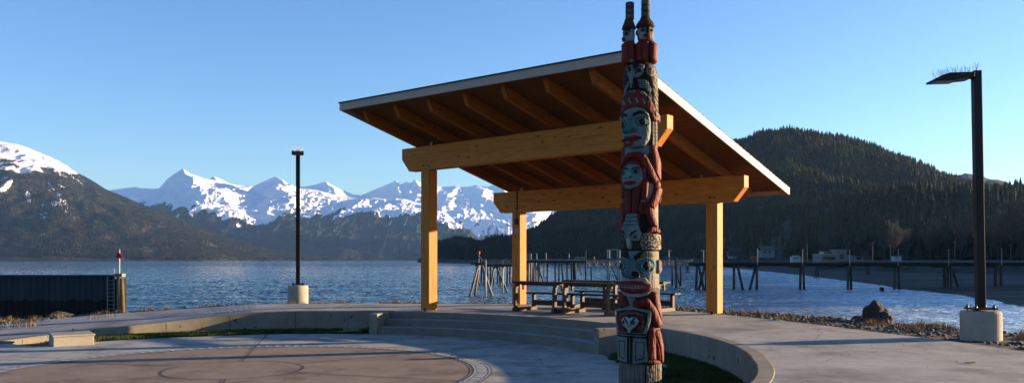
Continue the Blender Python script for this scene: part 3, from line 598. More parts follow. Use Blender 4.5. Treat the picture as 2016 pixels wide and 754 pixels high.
# ================================================================== PICNIC SHELTER (local x along the beams, y down the roof slope)
SA = math.atan2(-.6463, .7636); P1 = (-2.04, 19.75)
sh = thing('picnic_shelter', 'open timber picnic shelter with sloping shingled roof on four posts', 'shelter', (P1[0], P1[1], GZ), SA)
LU, LV = 5.88, 3.47; Z1, Z2 = 3.91 - GZ, 3.03 - GZ; BD = .58; SL = .25; ZB = Z1 + BD   # beam undersides, beam depth
def rz_(s): return ZB - SL * s
for x, y, h in ((0, 0, Z1), (LU, 0, Z1), (0, LV, Z2), (LU, LV, Z2)):
    b = MB(); b.box(x, y, .012 + h / 2, .286, .286, h - .024); p = b.build('post', 'fir_z', sh, bevel=.012)
    b = MB(); b.box(x, y - .146, .04, .06, .006, .08); b.build('base_plate', 'dark_metal', p)
    b = MB()
    for dx in (-.06, .06): b = MB(); b.tube((x + dx, y - .138, h + .11), (x + dx, y - .118, h + .11), .02, n=10); b.build('bolt', 'dark_metal', p)
for y, z in ((0, Z1), (LV, Z2)):
    x0, x1 = -.86, LU + .78; ch, cv = .26, .31
    b = MB(); b.prism([(x0, z + BD), (x0, z + cv), (x0 + ch, z), (x1 - ch, z), (x1, z + cv), (x1, z + BD)], 'y', y - .12, y + .12)
    b.build('beam', 'fir_x', sh, bevel=.01)
T0, T1, S0, S1 = -.78, 6.82, -2.05, 5.47
for k in range(7):
    t = -.40 + k * 1.064; b = MB(); d = .27; z9 = 0; e0, e1 = S0 + .34, S1 - .26
    b.prism([(e0, rz_(e0) + d - .0), (e0 + .015, rz_(e0) + .2), (e0 + .13, rz_(e0 + .13) + .03), (e1 - .13, rz_(e1 - .13) + .03), (e1 - .015, rz_(e1) + .2), (e1, rz_(e1) + d)], 'x', t - .05, t + .05)
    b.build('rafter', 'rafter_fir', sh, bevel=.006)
dk = MB(); wdt = .14; nb = int((S1 - S0) / wdt)                       # tongue-and-groove boards run across the rafters
for k in range(nb):
    s0 = S0 + .02 + k * (S1 - S0 - .04) / nb; s1 = s0 + (S1 - S0 - .04) / nb - .008
    dk.prism([(s0, rz_(s0) + .27), (s1, rz_(s1) + .27), (s1, rz_(s1) + .315), (s0, rz_(s0) + .315)], 'x', T0 + .02, T1 - .02)
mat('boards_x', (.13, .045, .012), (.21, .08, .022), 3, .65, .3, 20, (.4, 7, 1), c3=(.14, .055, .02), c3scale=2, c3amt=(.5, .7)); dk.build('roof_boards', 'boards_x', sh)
rf = MB(); rf.prism([(S0, rz_(S0) + .318), (S1, rz_(S1) + .318), (S1, rz_(S1) + .335), (S0, rz_(S0) + .335)], 'x', T0, T1); roof = rf.build('roof', 'shingle', sh)
cs = MB(); nc = 42; e = (S1 - S0 + .06) / nc                          # shingle courses, lapped, slightly uneven ends
for k in range(nc):
    s0 = S0 - .03 + k * e; s1 = s0 + e + .03; z0 = rz_(s0) + .337; z1 = rz_(s1) + .337; j = random.uniform(-.008, .008)
    cs.prism([(s0, z0), (s1, z1), (s1, z1 + .032), (s0, z0 + .006)], 'x', T0 - .035 + j, T1 + .035 + j)
cs.build('shingle_course', 'shingle', roof)
fh = .165; b = MB(); zt = rz_(S0) + .335                             # fascia boards: high eave, low eave, two rakes
b.box((T0 + T1) / 2, S0 - .0205, zt - fh / 2 + .004, T1 - T0 + .08, .038, fh); b.build('fascia', 'fascia_paint', sh); b = MB(); b.box((T0 + T1) / 2, S0 - .042, zt + .015, T1 - T0 + .1, .06, .022); b.build('drip_edge', 'black_metal', sh)
b = MB(); zt = rz_(S1) + .335; b.box((T0 + T1) / 2, S1 + .0205, zt - fh / 2, T1 - T0 + .08, .038, fh); b.build('fascia', 'fascia_paint', sh)
for x in (T0 - .0205, T1 + .0205):
    b = MB(); z0, z1 = rz_(S0) + .335, rz_(S1) + .335
    b.prism([(S0 + .001, z0), (S1 - .001, z1), (S1 - .001, z1 - fh), (S0 + .001, z0 - fh)], 'x', x - .019, x + .019); b.build('fascia', 'fascia_paint', sh)
for o in kids(sh) + kids(roof):                                       # the high eave is not quite parallel to the beams
    if o.name.split('.')[0] in ('roof', 'roof_boards', 'shingle_course', 'fascia', 'drip_edge'):
        for v in o.data.vertices:
            if v.co.y < 0: k_ = (.0 + .17 * (v.co.x + .78) / 7.6) * (-v.co.y / 2.05); v.co.y += k_; v.co.z -= SL * k_
b = MB(); x = .03; yy = LV - .155
b.path([(x, LV - .135, Z2 + BD + .1), (x, LV - .135, Z2 - .02), (x, yy, Z2 - .06), (x, yy, Z2 - .33)], .012); b.build('conduit', 'black_metal', sh)
b = MB(); b.box(x, LV - .175, Z2 - .26, .08, .06, .16); b.build('outlet_box', 'dark_metal', sh)
b = MB(); b.box(x, LV - .146, Z2 - .52, .12, .004, .15); b.build('notice_plate', 'galvanised', sh)
for y, z in ((0, Z1), (LV, Z2)):
    b = MB(); b.box(.12, y - .03, z + BD + .05, .05, .05, .10); b.build('spot_fitting', 'galvanised', sh); b = MB(); b.box(LU - .3, y - .03, z + BD + .04, .06, .05, .08); b.build('spot_fitting', 'galvanised', sh)
# ================================================================== PICNIC TABLES: narrow top on leaning end frames, one seat each
LB = ['convertible picnic table at the front left under the shelter, nearest the back left post', 'convertible picnic table at front right under the shelter, half behind the totem pole',
      'convertible picnic table in the back row, showing between the front tables', 'convertible picnic table at back right, its seat end sticking out right of the totem pole']
def table(label):
    t = thing('picnic_table', label, 'picnic table', (0, 0, 0), SA, 'brown picnic tables under the shelter')
    b = MB()
    for k in range(3): b.box(.6, .19 + (k - 1) * .115, .715, 1.50, .107, .042)
    b.build('table_top', 'table_brown', t, bevel=.006)
    b = MB()
    for k in range(2): b.box(.6, .72 + (k - .5) * .15, .425, 1.50, .14, .042)
    b.build('seat', 'table_brown', t, bevel=.006)
    for x in (0, 1.2):
        b = MB()
        b.box(x, .0, .29, .075, .09, .50); b.box(x, .36, .045, .073, .9, .09)              # front post, ground runner
        b.prism([(-.045, .54), (.045, .54), (.12, .655), (.36, .655), (.36, .692), (-.01, .692), (.0, .655)], 'x', x - .036, x + .036)
        b.box(x, .72, .245, .075, .09, .31); b.box(x, .30, .60, .05, .05, .16); b.build('end_frame', 'table_frame', t, bevel=.005)
    b = MB(); b.box(.6, .69, .19, 1.13, .04, .13); b.build('stretcher', 'table_brown', t, bevel=.004)
    b = MB(); b.box(.6, .2, .66, 1.13, .07, .05); b.build('top_rail', 'table_brown', t, bevel=.004)
    return t
t0 = table(LB[0]); U = Vector((.7636, -.6463, 0)); V_ = Vector((.6463, .7636, 0))
A = Vector((.09, 19.75, GZ)); t0.location = A
dup(t0, A + U * 1.49, label=LB[1])
D = Vector((3.96, 19.75, GZ)) - U * 1.2 - V_ * .75
dup(t0, D, label=LB[3]); dup(t0, D - U * 1.5, label=LB[2])
# ================================================================== LAMPS
def lamp(label, loc, H, bh, br, rz, lean=0):
    t = thing('street_lamp', label, 'street lamp', loc, rz, 'black lamp posts on concrete bases'); t.rotation_euler = (0, lean, rz)
    b = MB(); b.lathe([(br * .99, 0), (br, .02), (br, bh - .05), (br * .97, bh - .02), (br * .9, bh)], n=48); b.build('concrete_base', 'concrete_cast', t, smooth=False)
    b = MB(); b.box(0, 0, bh + .035, .36, .36, .03); bp = b.build('base_plate', 'black_metal', t, bevel=.004)
    for dx in (-.14, .14):
        for dy in (-.14, .14): b = MB(); b.tube((dx, dy, bh), (dx, dy, bh + .10), .012, n=8); b.tube((dx, dy, bh + .05), (dx, dy, bh + .075), .024, n=6); b.build('anchor_bolt', 'dark_metal', bp)
    b = MB(); b.box(0, 0, (bh + .05 + H) / 2, .125, .125, H - bh - .05); b.build('pole', 'black_metal', t, bevel=.012)
    b = MB(); b.prism([(-.10, H - .05), (-.10, H - .13), (-.30, H - .145), (-.37, H - .165), (-.72, H - .165), (-.725, H - .14), (-.60, H - .08), (-.48, H - .045), (-.20, H - .045)], 'y', -.17, .17)
    hd = b.build('lamp_head', 'black_metal', t, bevel=.015); b = MB(); b.box(-.52, 0, H - .168, .3, .24, .012); b.build('lens', 'galvanised', hd)
    b = MB(); b.box(-.08, 0, H - .09, .06, .08, .07); b.build('arm', 'black_metal', t)
    b = MB()
    for k in range(30):
        x = -.64 + k * .02 + random.uniform(-.006, .006); zz = H - .06 if x > -.55 else H - .09
        for y in (-.09, .09):
            b.tube((x, y, zz), (x + random.uniform(-.035, .035), y * (1.6 if k % 2 else .3), zz + .11 + random.uniform(-.02, .03)), .0024, n=3)
    for k in range(5): b.tube((0, 0, H), (random.uniform(-.06, .06), random.uniform(-.06, .06), H + .13), .0024, n=3)
    b.build('bird_spikes', 'spike', hd)
    return t
lamp('tall black lamp post on a pale concrete base at far right', (7.57, 12.95, GZ - .05), 4.35, .49, .30, R(-4), R(-1))
lamp('smaller looking black lamp post by the water at the left of the shelter', (-6.4, 24.0, GZ - .06), 4.56, .56, .30, R(104))
# ================================================================== PIERS AND MARINE THINGS
WZ = -2.8
def fY(py): return (EYE - WZ) * F / (py - HY)
def pileA(mb, tx, ty, fx, fy, r=.16, Y=None):
    Yf = Y or fY(fy); mb.tube((gx(fx, Yf), Yf, WZ - 1.2), (gx(tx, Yf), Yf, gz(ty, Yf)), r, r * .95, 8)
def piles(parent, lst, m, r=.16, Y=None):
    for tx, ty, fx, fy in lst:
        b = MB(); pileA(b, tx, ty, fx, fy, r, Y); b.build('pile', m, parent, smooth=True)
# long approach trestle at the right
tr = thing('trestle_pier', 'long dark trestle pier crossing the bay to the right shore', 'pier')
YT = 123; b = MB(); x0, x1 = gx(1366, YT), gx(2450, YT)
b.box((x0 + x1) / 2, YT + 1.8, 1.02, x1 - x0, 4.0, .44); b.build('deck', 'pier_black', tr)
b = MB(); b.box((x0 + x1) / 2, YT - .1, 1.30, x1 - x0, .16, .10); b.box((x0 + x1) / 2, YT + 3.7, 1.30, x1 - x0, .16, .10); b.build('kerb_rail', 'pier_black', tr)
piles(tr, [(1445, 521, 1445, 566), (1452, 523, 1466, 566), (1487, 527, 1472, 566), (1490, 521, 1490, 567), (1372, 521, 1370, 565), (1376, 525, 1389, 565), (1387, 525, 1372, 563), (1390, 521, 1390, 565)], 'creosote', .20, YT)
for c, h0, h1 in ((1579, 2.4, 4.6), (1672.5, 2.4, 3.6), (1765.5, 3, 5.5), (1861, 2, 2), (1869, 3, 4), (1965, 5, 6), (2075, 3, 5), (2190, 3, 5)):
    piles(tr, [(c - h0, 521, c - h1, 568), (c + h0, 521, c + h1, 568)], 'creosote', .20, YT)
piles(tr, [(1874, 528, 1893, 566)], 'creosote', .2, YT)
for c in (1448, 1488, 1579, 1672.5, 1765.5, 1865, 1965):
    b = MB(); b.box(gx(c, YT), YT + 1.8, .72, 1.1, 4.2, .28); b.build('pile_cap', 'creosote', tr)
for k, (c, top) in enumerate(((1490, 490), (1579, 491.5), (1671.5, 492), (1767, 491), (1866, 491), (1970, 489))):
    o = ['at the leftmost bent of the dark trestle', 'standing left of the white waterfront building', 'in front of the white building with the square tower', 'in front of the white trailer', 'just left of the big black lamp post', 'just right of the big black lamp post'][k]
    b = MB(); X = gx(c, YT); z = gz(top, YT); b.tube((X, YT - .25, .9), (X, YT - .25, z), .055, .045, 8); b.tube((X, YT - .25, z - .1), (X, YT - .25, z + .05), .07, .07, 8)
    tag(b.build('pier_light_pole', 'galvanised'), 'thin grey light pole ' + o, 'light pole', 'light poles along the trestle')
# wharf at the middle
YW = 165; wf = thing('wharf', 'grey timber wharf on many pale piles behind the back post', 'pier')
b = MB(); x0, x1 = gx(990, YW), gx(1156, YW); b.box((x0 + x1) / 2, YW + 3, 1.40, x1 - x0, 7, .38); b.build('deck', 'pier_black', wf)
b = MB(); b.box((x0 + x1) / 2, YW - .6, 1.72, x1 - x0, .1, .28); b.build('kerb_rail', 'deck_grey', wf)
piles(wf, [(x, 517, x + random.uniform(-1.5, 1.5), random.uniform(551, 556)) for x in (1032, 1037, 1041, 1045, 1048, 1051.5, 1055, 1059)], 'pile_pale', .2)
piles(wf, [(1057, 518, 1073, 553), (1063, 517, 1062, 545), (1072, 517, 1070, 545), (1078, 519, 1077.5, 555), (1093, 517, 1093, 554), (1101, 518, 1100, 555), (1106, 520, 1109, 554), (1117, 517, 1116, 555), (1125, 518, 1125, 553), (1133, 517, 1132, 553), (1138, 520, 1148, 541), (1142, 518, 1145, 540), (1120, 524, 1113, 542), (1012, 518, 1008, 552), (1018, 518, 1024, 553), (1004, 518, 1004, 556)], 'creosote', .17)
piles(wf, [(1131, 518, 1131, 554)], 'creosote', .38)
b = MB(); Xr = gx(1040, YW)
for k in range(5): X = gx(1037 + 2.2 * k, YW); b.tube((X, YW, 1.7), (X, YW, gz(499, YW)), .04, n=6)
for yy in (499, 503, 507): b.tube((gx(1037, YW), YW, gz(yy, YW)), (gx(1046, YW), YW, gz(yy, YW)), .035, n=6)
b.build('ladder_cage', 'galvanised', wf)
for k, (c, top) in enumerate(((1057, 499), (1075.5, 498), (1121, 499))):
    b = MB(); X = gx(c, YW); z = gz(top, YW); b.tube((X, YW + 1, 1.5), (X, YW + 1, z), .08, .07, 8); b.box(X - .15, YW + 1, z, .45, .16, .1)
    tag(b.build('wharf_light_pole', 'galvanised'), 'short light pole on the wharf, ' + ['nearest the railed ladder', 'middle of three along the deck', 'beside the small red and white cart'][k], 'light pole', 'light poles on the wharf')
c_ = thing('pump_cart', 'small red and white framed cart standing on the wharf deck', 'cart', (gx(1143, YW), YW + 1, 1.59))
b = MB(); b.box(-.2, 0, .30, .7, .6, .42); b.build('body', 'orange_float', c_)
b = MB(); b.box(0, 0, .72, 1.9, .7, .08)
for dx in (-.9, -.3, .55, .9): b.box(dx, 0, .36, .09, .6, .70)
b.build('frame', 'white_paint', c_)
b = MB(); b.lathe([(.16, 0), (.15, .5), (.08, .75), (.03, .78)], n=12); tag(b.build('orange_bollard', 'orange_float', loc=(gx(1142 + 28, YW), YW + .5, 1.59)), 'small orange red marker standing on the wharf end', 'marker')
# seaward head with raking piles
hd = thing('mooring_platform', 'low pier platform on raking timber piles at the left end of the wharf', 'pier'); YH = 108
b = MB(); x0, x1 = gx(927, YH), gx(956, YH); b.box((x0 + x1) / 2, YH + 1.5, 1.24, x1 - x0, 3.4, .28); b.build('platform', 'creosote', hd)
b = MB(); x0, x1 = gx(936, YH), gx(1008, YH); b.box((x0 + x1) / 2, YH + 3.0, 1.0, x1 - x0, 5, .34); b.build('deck', 'creosote', hd)
piles(hd, [(942, 522, 919, 584), (944, 522, 932, 581), (949, 522, 975, 582), (974, 521, 960, 576), (976, 521, 1006, 575), (995, 520, 1012, 548), (993, 521, 982, 562), (947, 522, 962, 556), (938, 520, 938, 559)], 'pile_pale', .15)
piles(hd, [(943, 521, 942, 558), (948, 521, 947, 556), (952.5, 521, 953, 560), (959, 521, 960, 558), (966, 521, 966, 562), (980, 521, 980, 556), (984, 521, 985, 558), (973, 521, 971, 558), (999, 521, 998, 560), (991, 521, 990, 557)], 'creosote', .17)
for c, t_, f_ in ((956, 512, 584), (989.5, 512, 576)):
    b = MB(); pileA(b, c, t_, c, f_, .11); b.build('steel_pile', 'galvanised', hd, smooth=True)
b = MB(); Yr = YH - .2
for k in range(34): X = gx(953 + k * 1.5, Yr + 2); b.box(X, Yr + 2, 1.52, .05, .04, .56)
for z in (1.26, 1.80): b.box(gx(978, Yr + 2), Yr + 2, z, gx(1004, Yr + 2) - gx(952, Yr + 2), .07, .07)
b.build('railing', 'pile_pale', hd)
for c, z in ((986, 1.4), (1001, 1.45)): b = MB(); b.box(gx(c, Yr), Yr, z, .6, .5, .3); b.build('mooring_fitting', 'pile_pale', hd)
sg = thing('marker_post', 'orange topped marker post leaning brace on the pier head', 'marker', (gx(943, YH), YH, 1.38))
b = MB(); b.tube((0, 0, 0), (0, 0, 1.2), .045, n=8); b.tube((.05, 0, .75), (.55, 0, .25), .045, n=8); b.build('post', 'galvanised', sg)
b = MB(); b.lathe([(.05, 1.05), (.13, 1.12), (.15, 1.35), (.13, 1.5), (.05, 1.54)], n=12); b.build('float', 'orange_float', sg, smooth=True)
# covered gangway truss
gw = thing('gangway', 'grey steel truss gangway with a dark blue top rail, half behind the totem', 'gangway')
def gpt(q, z): Y = 160 - 22 * q; return Vector((gx(1155 + 208 * q, Y), Y, z))
def zb(q): return .36 + .50 * q
def zt_(q): return 1.62 + .12 * q
nseg = 14
for off, nm in ((0, 'truss_side'), (1.4, 'truss_side')):
    b = MB(); o_ = Vector((0, off, 0)); r = .055
    b.tube(gpt(0.04, zb(.04)) + o_, gpt(1, zb(1)) + o_, .075, n=6); b.tube(gpt(0, zt_(0)) + o_, gpt(1, zt_(1)) + o_, .075, n=6)
    for k in range(nseg):
        q0, q1, qm = k / nseg, (k + 1) / nseg, (k + .5) / nseg
        b.tube(gpt(q0, zt_(q0)) + o_, gpt(qm, zb(qm)) + o_, r, n=5); b.tube(gpt(qm, zb(qm)) + o_, gpt(q1, zt_(q1)) + o_, r, n=5); b.tube(gpt(qm, zb(qm)) + o_, gpt(qm, zt_(qm)) + o_, r * .6, n=5)
    b.build(nm, 'galvanised', gw)
b = MB(); p, q_ = gpt(0, 1.9), gpt(1, 2.12)
b.add([p + Vector((0, -.1, -.13)), q_ + Vector((0, -.1, -.13)), q_ + Vector((0, 1.5, -.13)), p + Vector((0, 1.5, -.13)), p + Vector((0, -.1, .1)), q_ + Vector((0, -.1, .1)), q_ + Vector((0, 1.5, .1)), p + Vector((0, 1.5, .1))], [(3, 2, 1, 0), (4, 5, 6, 7), (0, 1, 5, 4), (1, 2, 6, 5), (2, 3, 7, 6), (3, 0, 4, 7)]); b.build('top_cover', 'steel_blue', gw)
YG = 156
gt = thing('hoist_tower', 'steel hoist tower of paired posts at the left end of the gangway', 'tower')
for c in (1196, 1201, 1216.5, 1220.5):
    b = MB(); X = gx(c, YG); b.tube((X, YG + (c % 2) * 1.2, WZ - 1), (X, YG + (c % 2) * 1.2, gz(491.5, YG)), .13, n=8); b.build('post', 'galvanised', gt, smooth=True)
b = MB(); b.tube((gx(1195, YG), YG, gz(491.5, YG)), (gx(1221, YG), YG, gz(491.5, YG)), .11, n=6); b.tube((gx(1195, YG), YG, gz(511, YG)), (gx(1221, YG), YG, gz(511, YG)), .09, n=6); b.build('crossbar', 'galvanised', gt)
b = MB(); b.tube((gx(1204, YG), YG, gz(524, YG)), (gx(1217, YG), YG, gz(556, YG)), .12, n=6); b.build('brace', 'creosote', gt)
b = MB(); b.box(gx(1203.5, YG), YG - .2, gz(508, YG), .35, .25, .35); b.build('hoist', 'pile_pale', gt)
for c, t_, f_, w_ in ((1153, 493, 554, 'rising high at the left end of the gangway'), (1164, 525, 554, 'short, under the left end of the gangway'), (1331, 506, 567, 'rising through the gangway at right of the totem'), (1323.5, 523, 562, 'left of a pair under the gangway, right of the totem'), (1340, 523, 562, 'right of a pair under the gangway, beside the right post')):
    b = MB(); pileA(b, c, t_, c, f_, .15); tag(b.build('mooring_pile', 'creosote', smooth=True), 'dark round pile ' + w_, 'pile', 'piles carrying the gangway')
b = MB(); pileA(b, 1329, 525, 1342, 561, .14); tag(b.build('raking_pile', 'creosote', smooth=True), 'slanting pile between the two gangway piles right of the totem', 'pile')
for k, (c, f_, Y) in enumerate(((1354, 537, None), (1608, 548, None), (1709, 542, 205))):
    d_ = thing('mooring_dolphin', ['three pile dolphin in the water behind the gangway end', 'three pile dolphin in the water beyond the trestle, left of the white building', 'three pile dolphin standing on the tidal flat beyond the trestle'][k], 'dolphin', group='three pile dolphins beyond the trestle')
    Y = Y or fY(f_); s = Y / 200; piles(d_, [(c - 1.5, 524, c - 5, f_), (c, 523, c, f_), (c + 1.5, 524, c + 5, f_)], 'creosote', .14 * max(1, s), Y)
for k, (c, Y) in enumerate(((1317, 190), (1385, 175))):
    b = MB(); X = gx(c, Y); b.tube((X, Y, .5), (X, Y, gz(493, Y)), .12, n=8); b.box(X + .2 * (1 if k == 0 else -1), Y, gz(493, Y), .9, .2, .16)
    tag(b.build('dock_light', 'white_paint'), 'white dock light ' + ['just right of the totem above the gangway', 'seen against the left side of the right post'][k], 'light pole')
for c, Y in ((1734, 118), (1738, 117)):
    b = MB(); b.tube((gx(c, Y), Y, -3.4), (gx(c, Y), Y, -2.25), .22, .16, 8)
    tag(b.build('pile_stump', 'creosote'), 'short dark stump in the water left of the fourth trestle bent', 'stump', 'two stumps in the water')
# ------------------------------------------------------------------ sheet-pile bulkhead at the left, its fender piles, ladder and day beacon
YB = 60; XE = gx(226, YB); zt = gz(543, YB)
mat('sheet_pile', (.022, .035, .042), (.04, .058, .066), .8, .6, .4, 6, (1, 1, .25), c3=(.075, .09, .095), c3scale=1.4, c3amt=(.6, .75))
mat('sheet_pile_algae', (.006, .008, .008), (.02, .022, .018), 1.5, .8, .6, 6)
bk = thing('sheet_pile_wall', 'dark corrugated sheet pile bulkhead with black algae stained foot', 'bulkhead')
def corr(z0f, z1f, name, m, off=0):
    xs = []; x = XE; k = 0; per = .46
    prof = [(0, 0), (.14, 0), (.2, .08), (.36, .08), (.42, 0)]
    V = []
    x = XE
    while x > XE - 42:
        for dx, dy in prof: V.append((x - dx, YB + dy - off))
        x -= per
    W = MB(); vs = [(a, b_, z0f(a)) for a, b_ in V] + [(a, b_, z1f(a)) for a, b_ in V]; n_ = len(V)
    W.add(vs, [(i, n_ + i, n_ + i + 1, i + 1) for i in range(n_ - 1)]); return W.build(name, m, bk)
edge = lambda x: -1.3 + .03 * math.sin(x * 1.9) + .05 * math.sin(x * 5.3) + .04 * math.sin(x * 11)
corr(lambda x: edge(x), lambda x: zt - .02, 'steel_sheet', 'sheet_pile'); corr(lambda x: -6.5, edge, 'algae_stain', 'sheet_pile_algae')
b = MB(); b.box(XE - 21, YB + .14, zt + .03, 42.2, .7, .12); b.box(XE - 24.5, YB + 3.4, zt - .15, 42, 6, .16); b.build('cap_beam', 'steel_blue', bk)
b = MB(); b.box(XE + .12, YB + .6, -3, .26, 1.4, 2 * 3 + zt * 1 - .2 + .3); b.build('end_panel', 'sheet_pile_algae', bk)
ld = thing('ladder', 'steel ladder fixed to the end of the dark sheet pile bulkhead', 'ladder', (gx(220, YB), YB - .15, 0))
b = MB()
for dx in (-.2, .2): b.tube((dx * 1.25, 0, -3.3), (dx * 1.25, 0, zt + .55), .03, n=6)
for k in range(13): b.tube((-.22, 0, -3.1 + .3 * k), (.22, 0, -3.1 + .3 * k), .02, n=6)
b.build('rails', 'galvanised', ld)
mat('fender_wood', (.08, .045, .025), (.26, .16, .08), 1.2, .8, .5, 6, (2, 2, .5), c3=(.34, .24, .13), c3scale=1, c3amt=(.55, .7))
fp = thing('fender_piles', 'weathered brown timber fender piles at the end of the bulkhead', 'fender piles')
for c, t_, f_, w_ in ((236.5, 545, 238, .24), (241, 547, 246, .17), (240, 560, 249, .13)):
    b = MB(); b.tube((gx(f_, YB), YB - .1, -5), (gx(c, YB), YB - .1, gz(t_, YB)), w_ * 1.1, w_ * .8, 8); b.build('pile', 'fender_wood', fp, smooth=True)
b = MB(); b.box(gx(237, YB), YB - .1, zt + .06, .62, .6, .24); b.build('cap', 'pile_pale', fp)
be = thing('day_beacon', 'red triangular day beacon on a white post above the bulkhead end', 'beacon', (gx(235, YB), YB, zt + .17))
b = MB(); b.tube((0, 0, 0), (0, 0, 1.62), .05, n=8); b.tube((.02, 0, 1.6), (.02, 0, 1.82), .035, n=6); b.build('post', 'white_paint', be)
b = MB(); b.add([(-.30, -.08, 1.17), (.30, -.08, 1.17), (-.02, -.08, 1.66), (-.30, -.05, 1.17), (.30, -.05, 1.17), (-.02, -.05, 1.66)], [(0, 1, 2), (5, 4, 3), (0, 3, 4, 1), (1, 4, 5, 2), (2, 5, 3, 0)]); b.build('red_board', 'red_sign', be)
b = MB(); b.box(.02, -.085, 1.145, .68, .02, .045); b.build('white_edge', 'white_paint', be)
# ================================================================== WATERFRONT BUILDINGS
def hbuild(name, label, cat, px0, px1, ytop, ybot, Y, depth, m, roofm, ridge=.0, wins=(), door=None, wm='window_dark'):
    x0, x1 = gx(px0, Y), gx(px1, Y); z0, z1 = gz(ybot, Y), gz(ytop, Y); xm = (x0 + x1) / 2
    t = thing(name, label, cat, (xm, Y, z0)); w_ = x1 - x0; h = z1 - z0; b = MB(); b.box(0, depth / 2, h / 2 - .75, w_, depth, h + 1.5); b.build('wall', m, t)
    b = MB()
    if ridge: b.prism([(-.4, h - .05), (depth / 2, h + ridge), (depth + .4, h - .05), (depth + .4, h + .12), (depth / 2, h + ridge + .2), (-.4, h + .12)], 'x', -w_ / 2 - .4, w_ / 2 + .4)
    else: b.box(0, depth / 2, h + .1, w_ + .3, depth + .3, .2)
    b.build('roof', roofm, t)
    for a, b0, c, d in wins:
        b = MB(); b.box((gx(a, Y) + gx(c, Y)) / 2 - xm, -.04, (gz(b0, Y) + gz(d, Y)) / 2 - z0, gx(c, Y) - gx(a, Y), .1, gz(b0, Y) - gz(d, Y)); b.build('window', wm, t)
    if door:
        a, b0, c, d, dm = door; b = MB(); b.box((gx(a, Y) + gx(c, Y)) / 2 - xm, -.04, (gz(b0, Y) + gz(d, Y)) / 2 - z0, gx(c, Y) - gx(a, Y), .1, gz(b0, Y) - gz(d, Y)); b.build('door', dm, t)
    return t
YC = 300
hbuild('tower_block', 'pale square block with two rows of three windows on the waterfront', 'building', 1647.5, 1667, 491.5, 511, YC, 7, 'cream_siding', 'cream_siding', 0,
       [(1653 + 3 * k, 501 + 5 * j, 1655 + 3 * k, 504.5 + 5 * j) for k in range(3) for j in range(2)])
hbuild('flat_building', 'low white flat roofed building left of the square block with reddish doors', 'building', 1617.5, 1647, 501, 510.5, YC + 1.5, 9, 'cream_siding', 'white_paint', 0,
       [(1635.5, 506.5, 1646, 510)], (1620.5, 505.5, 1635, 510.2, 'brown_door'))
hbuild('penthouse', 'small white rooftop room with windows on the flat roofed building', 'building', 1621, 1635, 495, 500, YC + 5, 4, 'white_paint', 'roof_dark', 0, [(1622.5 + 3.5 * k, 496.3, 1624.7 + 3.5 * k, 499.5) for k in range(4)])
sh2 = thing('boat_shed', 'pale long shed with sloping roofline right of the square block', 'building', (gx(1683, YC), YC, gz(511, YC)))
h = gz(501, YC) - gz(511, YC); w_ = gx(1700.5, YC) - gx(1668, YC); xm = gx(1683, YC)
b = MB(); b.prism([(gx(1667.5, YC) - xm, -1), (gx(1700.5, YC) - xm, -1), (gx(1700.5, YC) - xm, gz(505, YC) - gz(511, YC)), (gx(1667.5, YC) - xm, h)], 'y', .5, 12); b.build('wall', 'cream_siding', sh2)
b = MB(); b.prism([(gx(1667.5, YC) - xm, h), (gx(1701.5, YC) - xm, gz(505.3, YC) - gz(511, YC)), (gx(1701.5, YC) - xm, gz(504.6, YC) - gz(511, YC)), (gx(1667.5, YC) - xm, h + .2)], 'y', .1, 12.4); b.build('roof', 'roof_dark', sh2)
b = MB(); b.box(gx(1692, YC) - xm, .48, (gz(505.6, YC) + gz(510.6, YC)) / 2 - gz(511, YC), 1.7, .1, .95); b.build('door', 'window_dark', sh2)
hbuild('teal_roof_house', 'house with a pale green pitched roof among dark trees', 'house', 1499, 1525, 492, 502, 470, 8, 'cream_siding', 'roof_teal', 2.2, [(1504, 494, 1508, 498), (1513, 494, 1517, 498)])
hbuild('small_house', 'small dim house in the trees behind the right post, at its right', 'house', 1436, 1462, 494, 502, 560, 8, 'roof_dark', 'roof_dark', 2.0, [(1440, 496, 1443, 499)])
hbuild('hillside_house', 'small pale house up in the trees left of the right post', 'house', 1376, 1390, 476.5, 481, 760, 6, 'cream_siding', 'roof_dark', 1.5, [(1380, 478, 1383, 480)])
hbuild('trailer', 'small white box trailer parked on the shore road at right', 'trailer', 1761, 1775, 505.5, 511, YC - 20, 2.4, 'white_paint', 'white_paint', 0, [(1764, 507, 1766, 509)])
bt = hbuild('motorboat', 'white motorboat with cabin windows hauled out left of the flat building', 'boat', 1560, 1577, 506, 510.5, YC, 2.6, 'white_paint', 'white_paint', 0, [(1563, 507, 1566, 509), (1568, 507, 1571, 509)])
b = MB(); b.box(0, 1.3, 1.15, 2.0, 1.6, .6); b.build('cabin', 'white_paint', bt)
for k, (c, y0, Y, w2) in enumerate(((1589, 479, 320, 'tall bare pole between the motorboat and the flat building'), (1718, 476, 340, 'tall pole with crossarm right of the boat shed'), (1753, 480, 330, 'pole with crossarm left of the white trailer'), (1880, 473, 360, 'pale crossarm pole near the trestle, left of the big lamp'), (1616, 491, 310, 'short pole at the left corner of the flat building'))):
    t = thing('utility_pole', w2, 'utility pole', (gx(c, Y), Y, 1.2), 0, 'utility poles behind the shore')
    b = MB(); b.tube((0, 0, 0), (0, 0, gz(y0, Y) - 1.2), .16, .12, 8); b.build('pole', 'pile_pale', t)
    b = MB(); b.box(0, 0, gz(y0, Y) - 1.9, 2.2 if k not in (0, 4) else .4, .12, .14); b.build('crossarm', 'pile_pale', t)
for k in range(9):
    c = 1480 + k * 66; Y = 262 if c > 1650 else 300; 
b = MB()
for c in (1470, 1500, 1525, 1545): b.box(gx(c, 420), 420, 2.1, 2.6, 1.6, 1.1); 
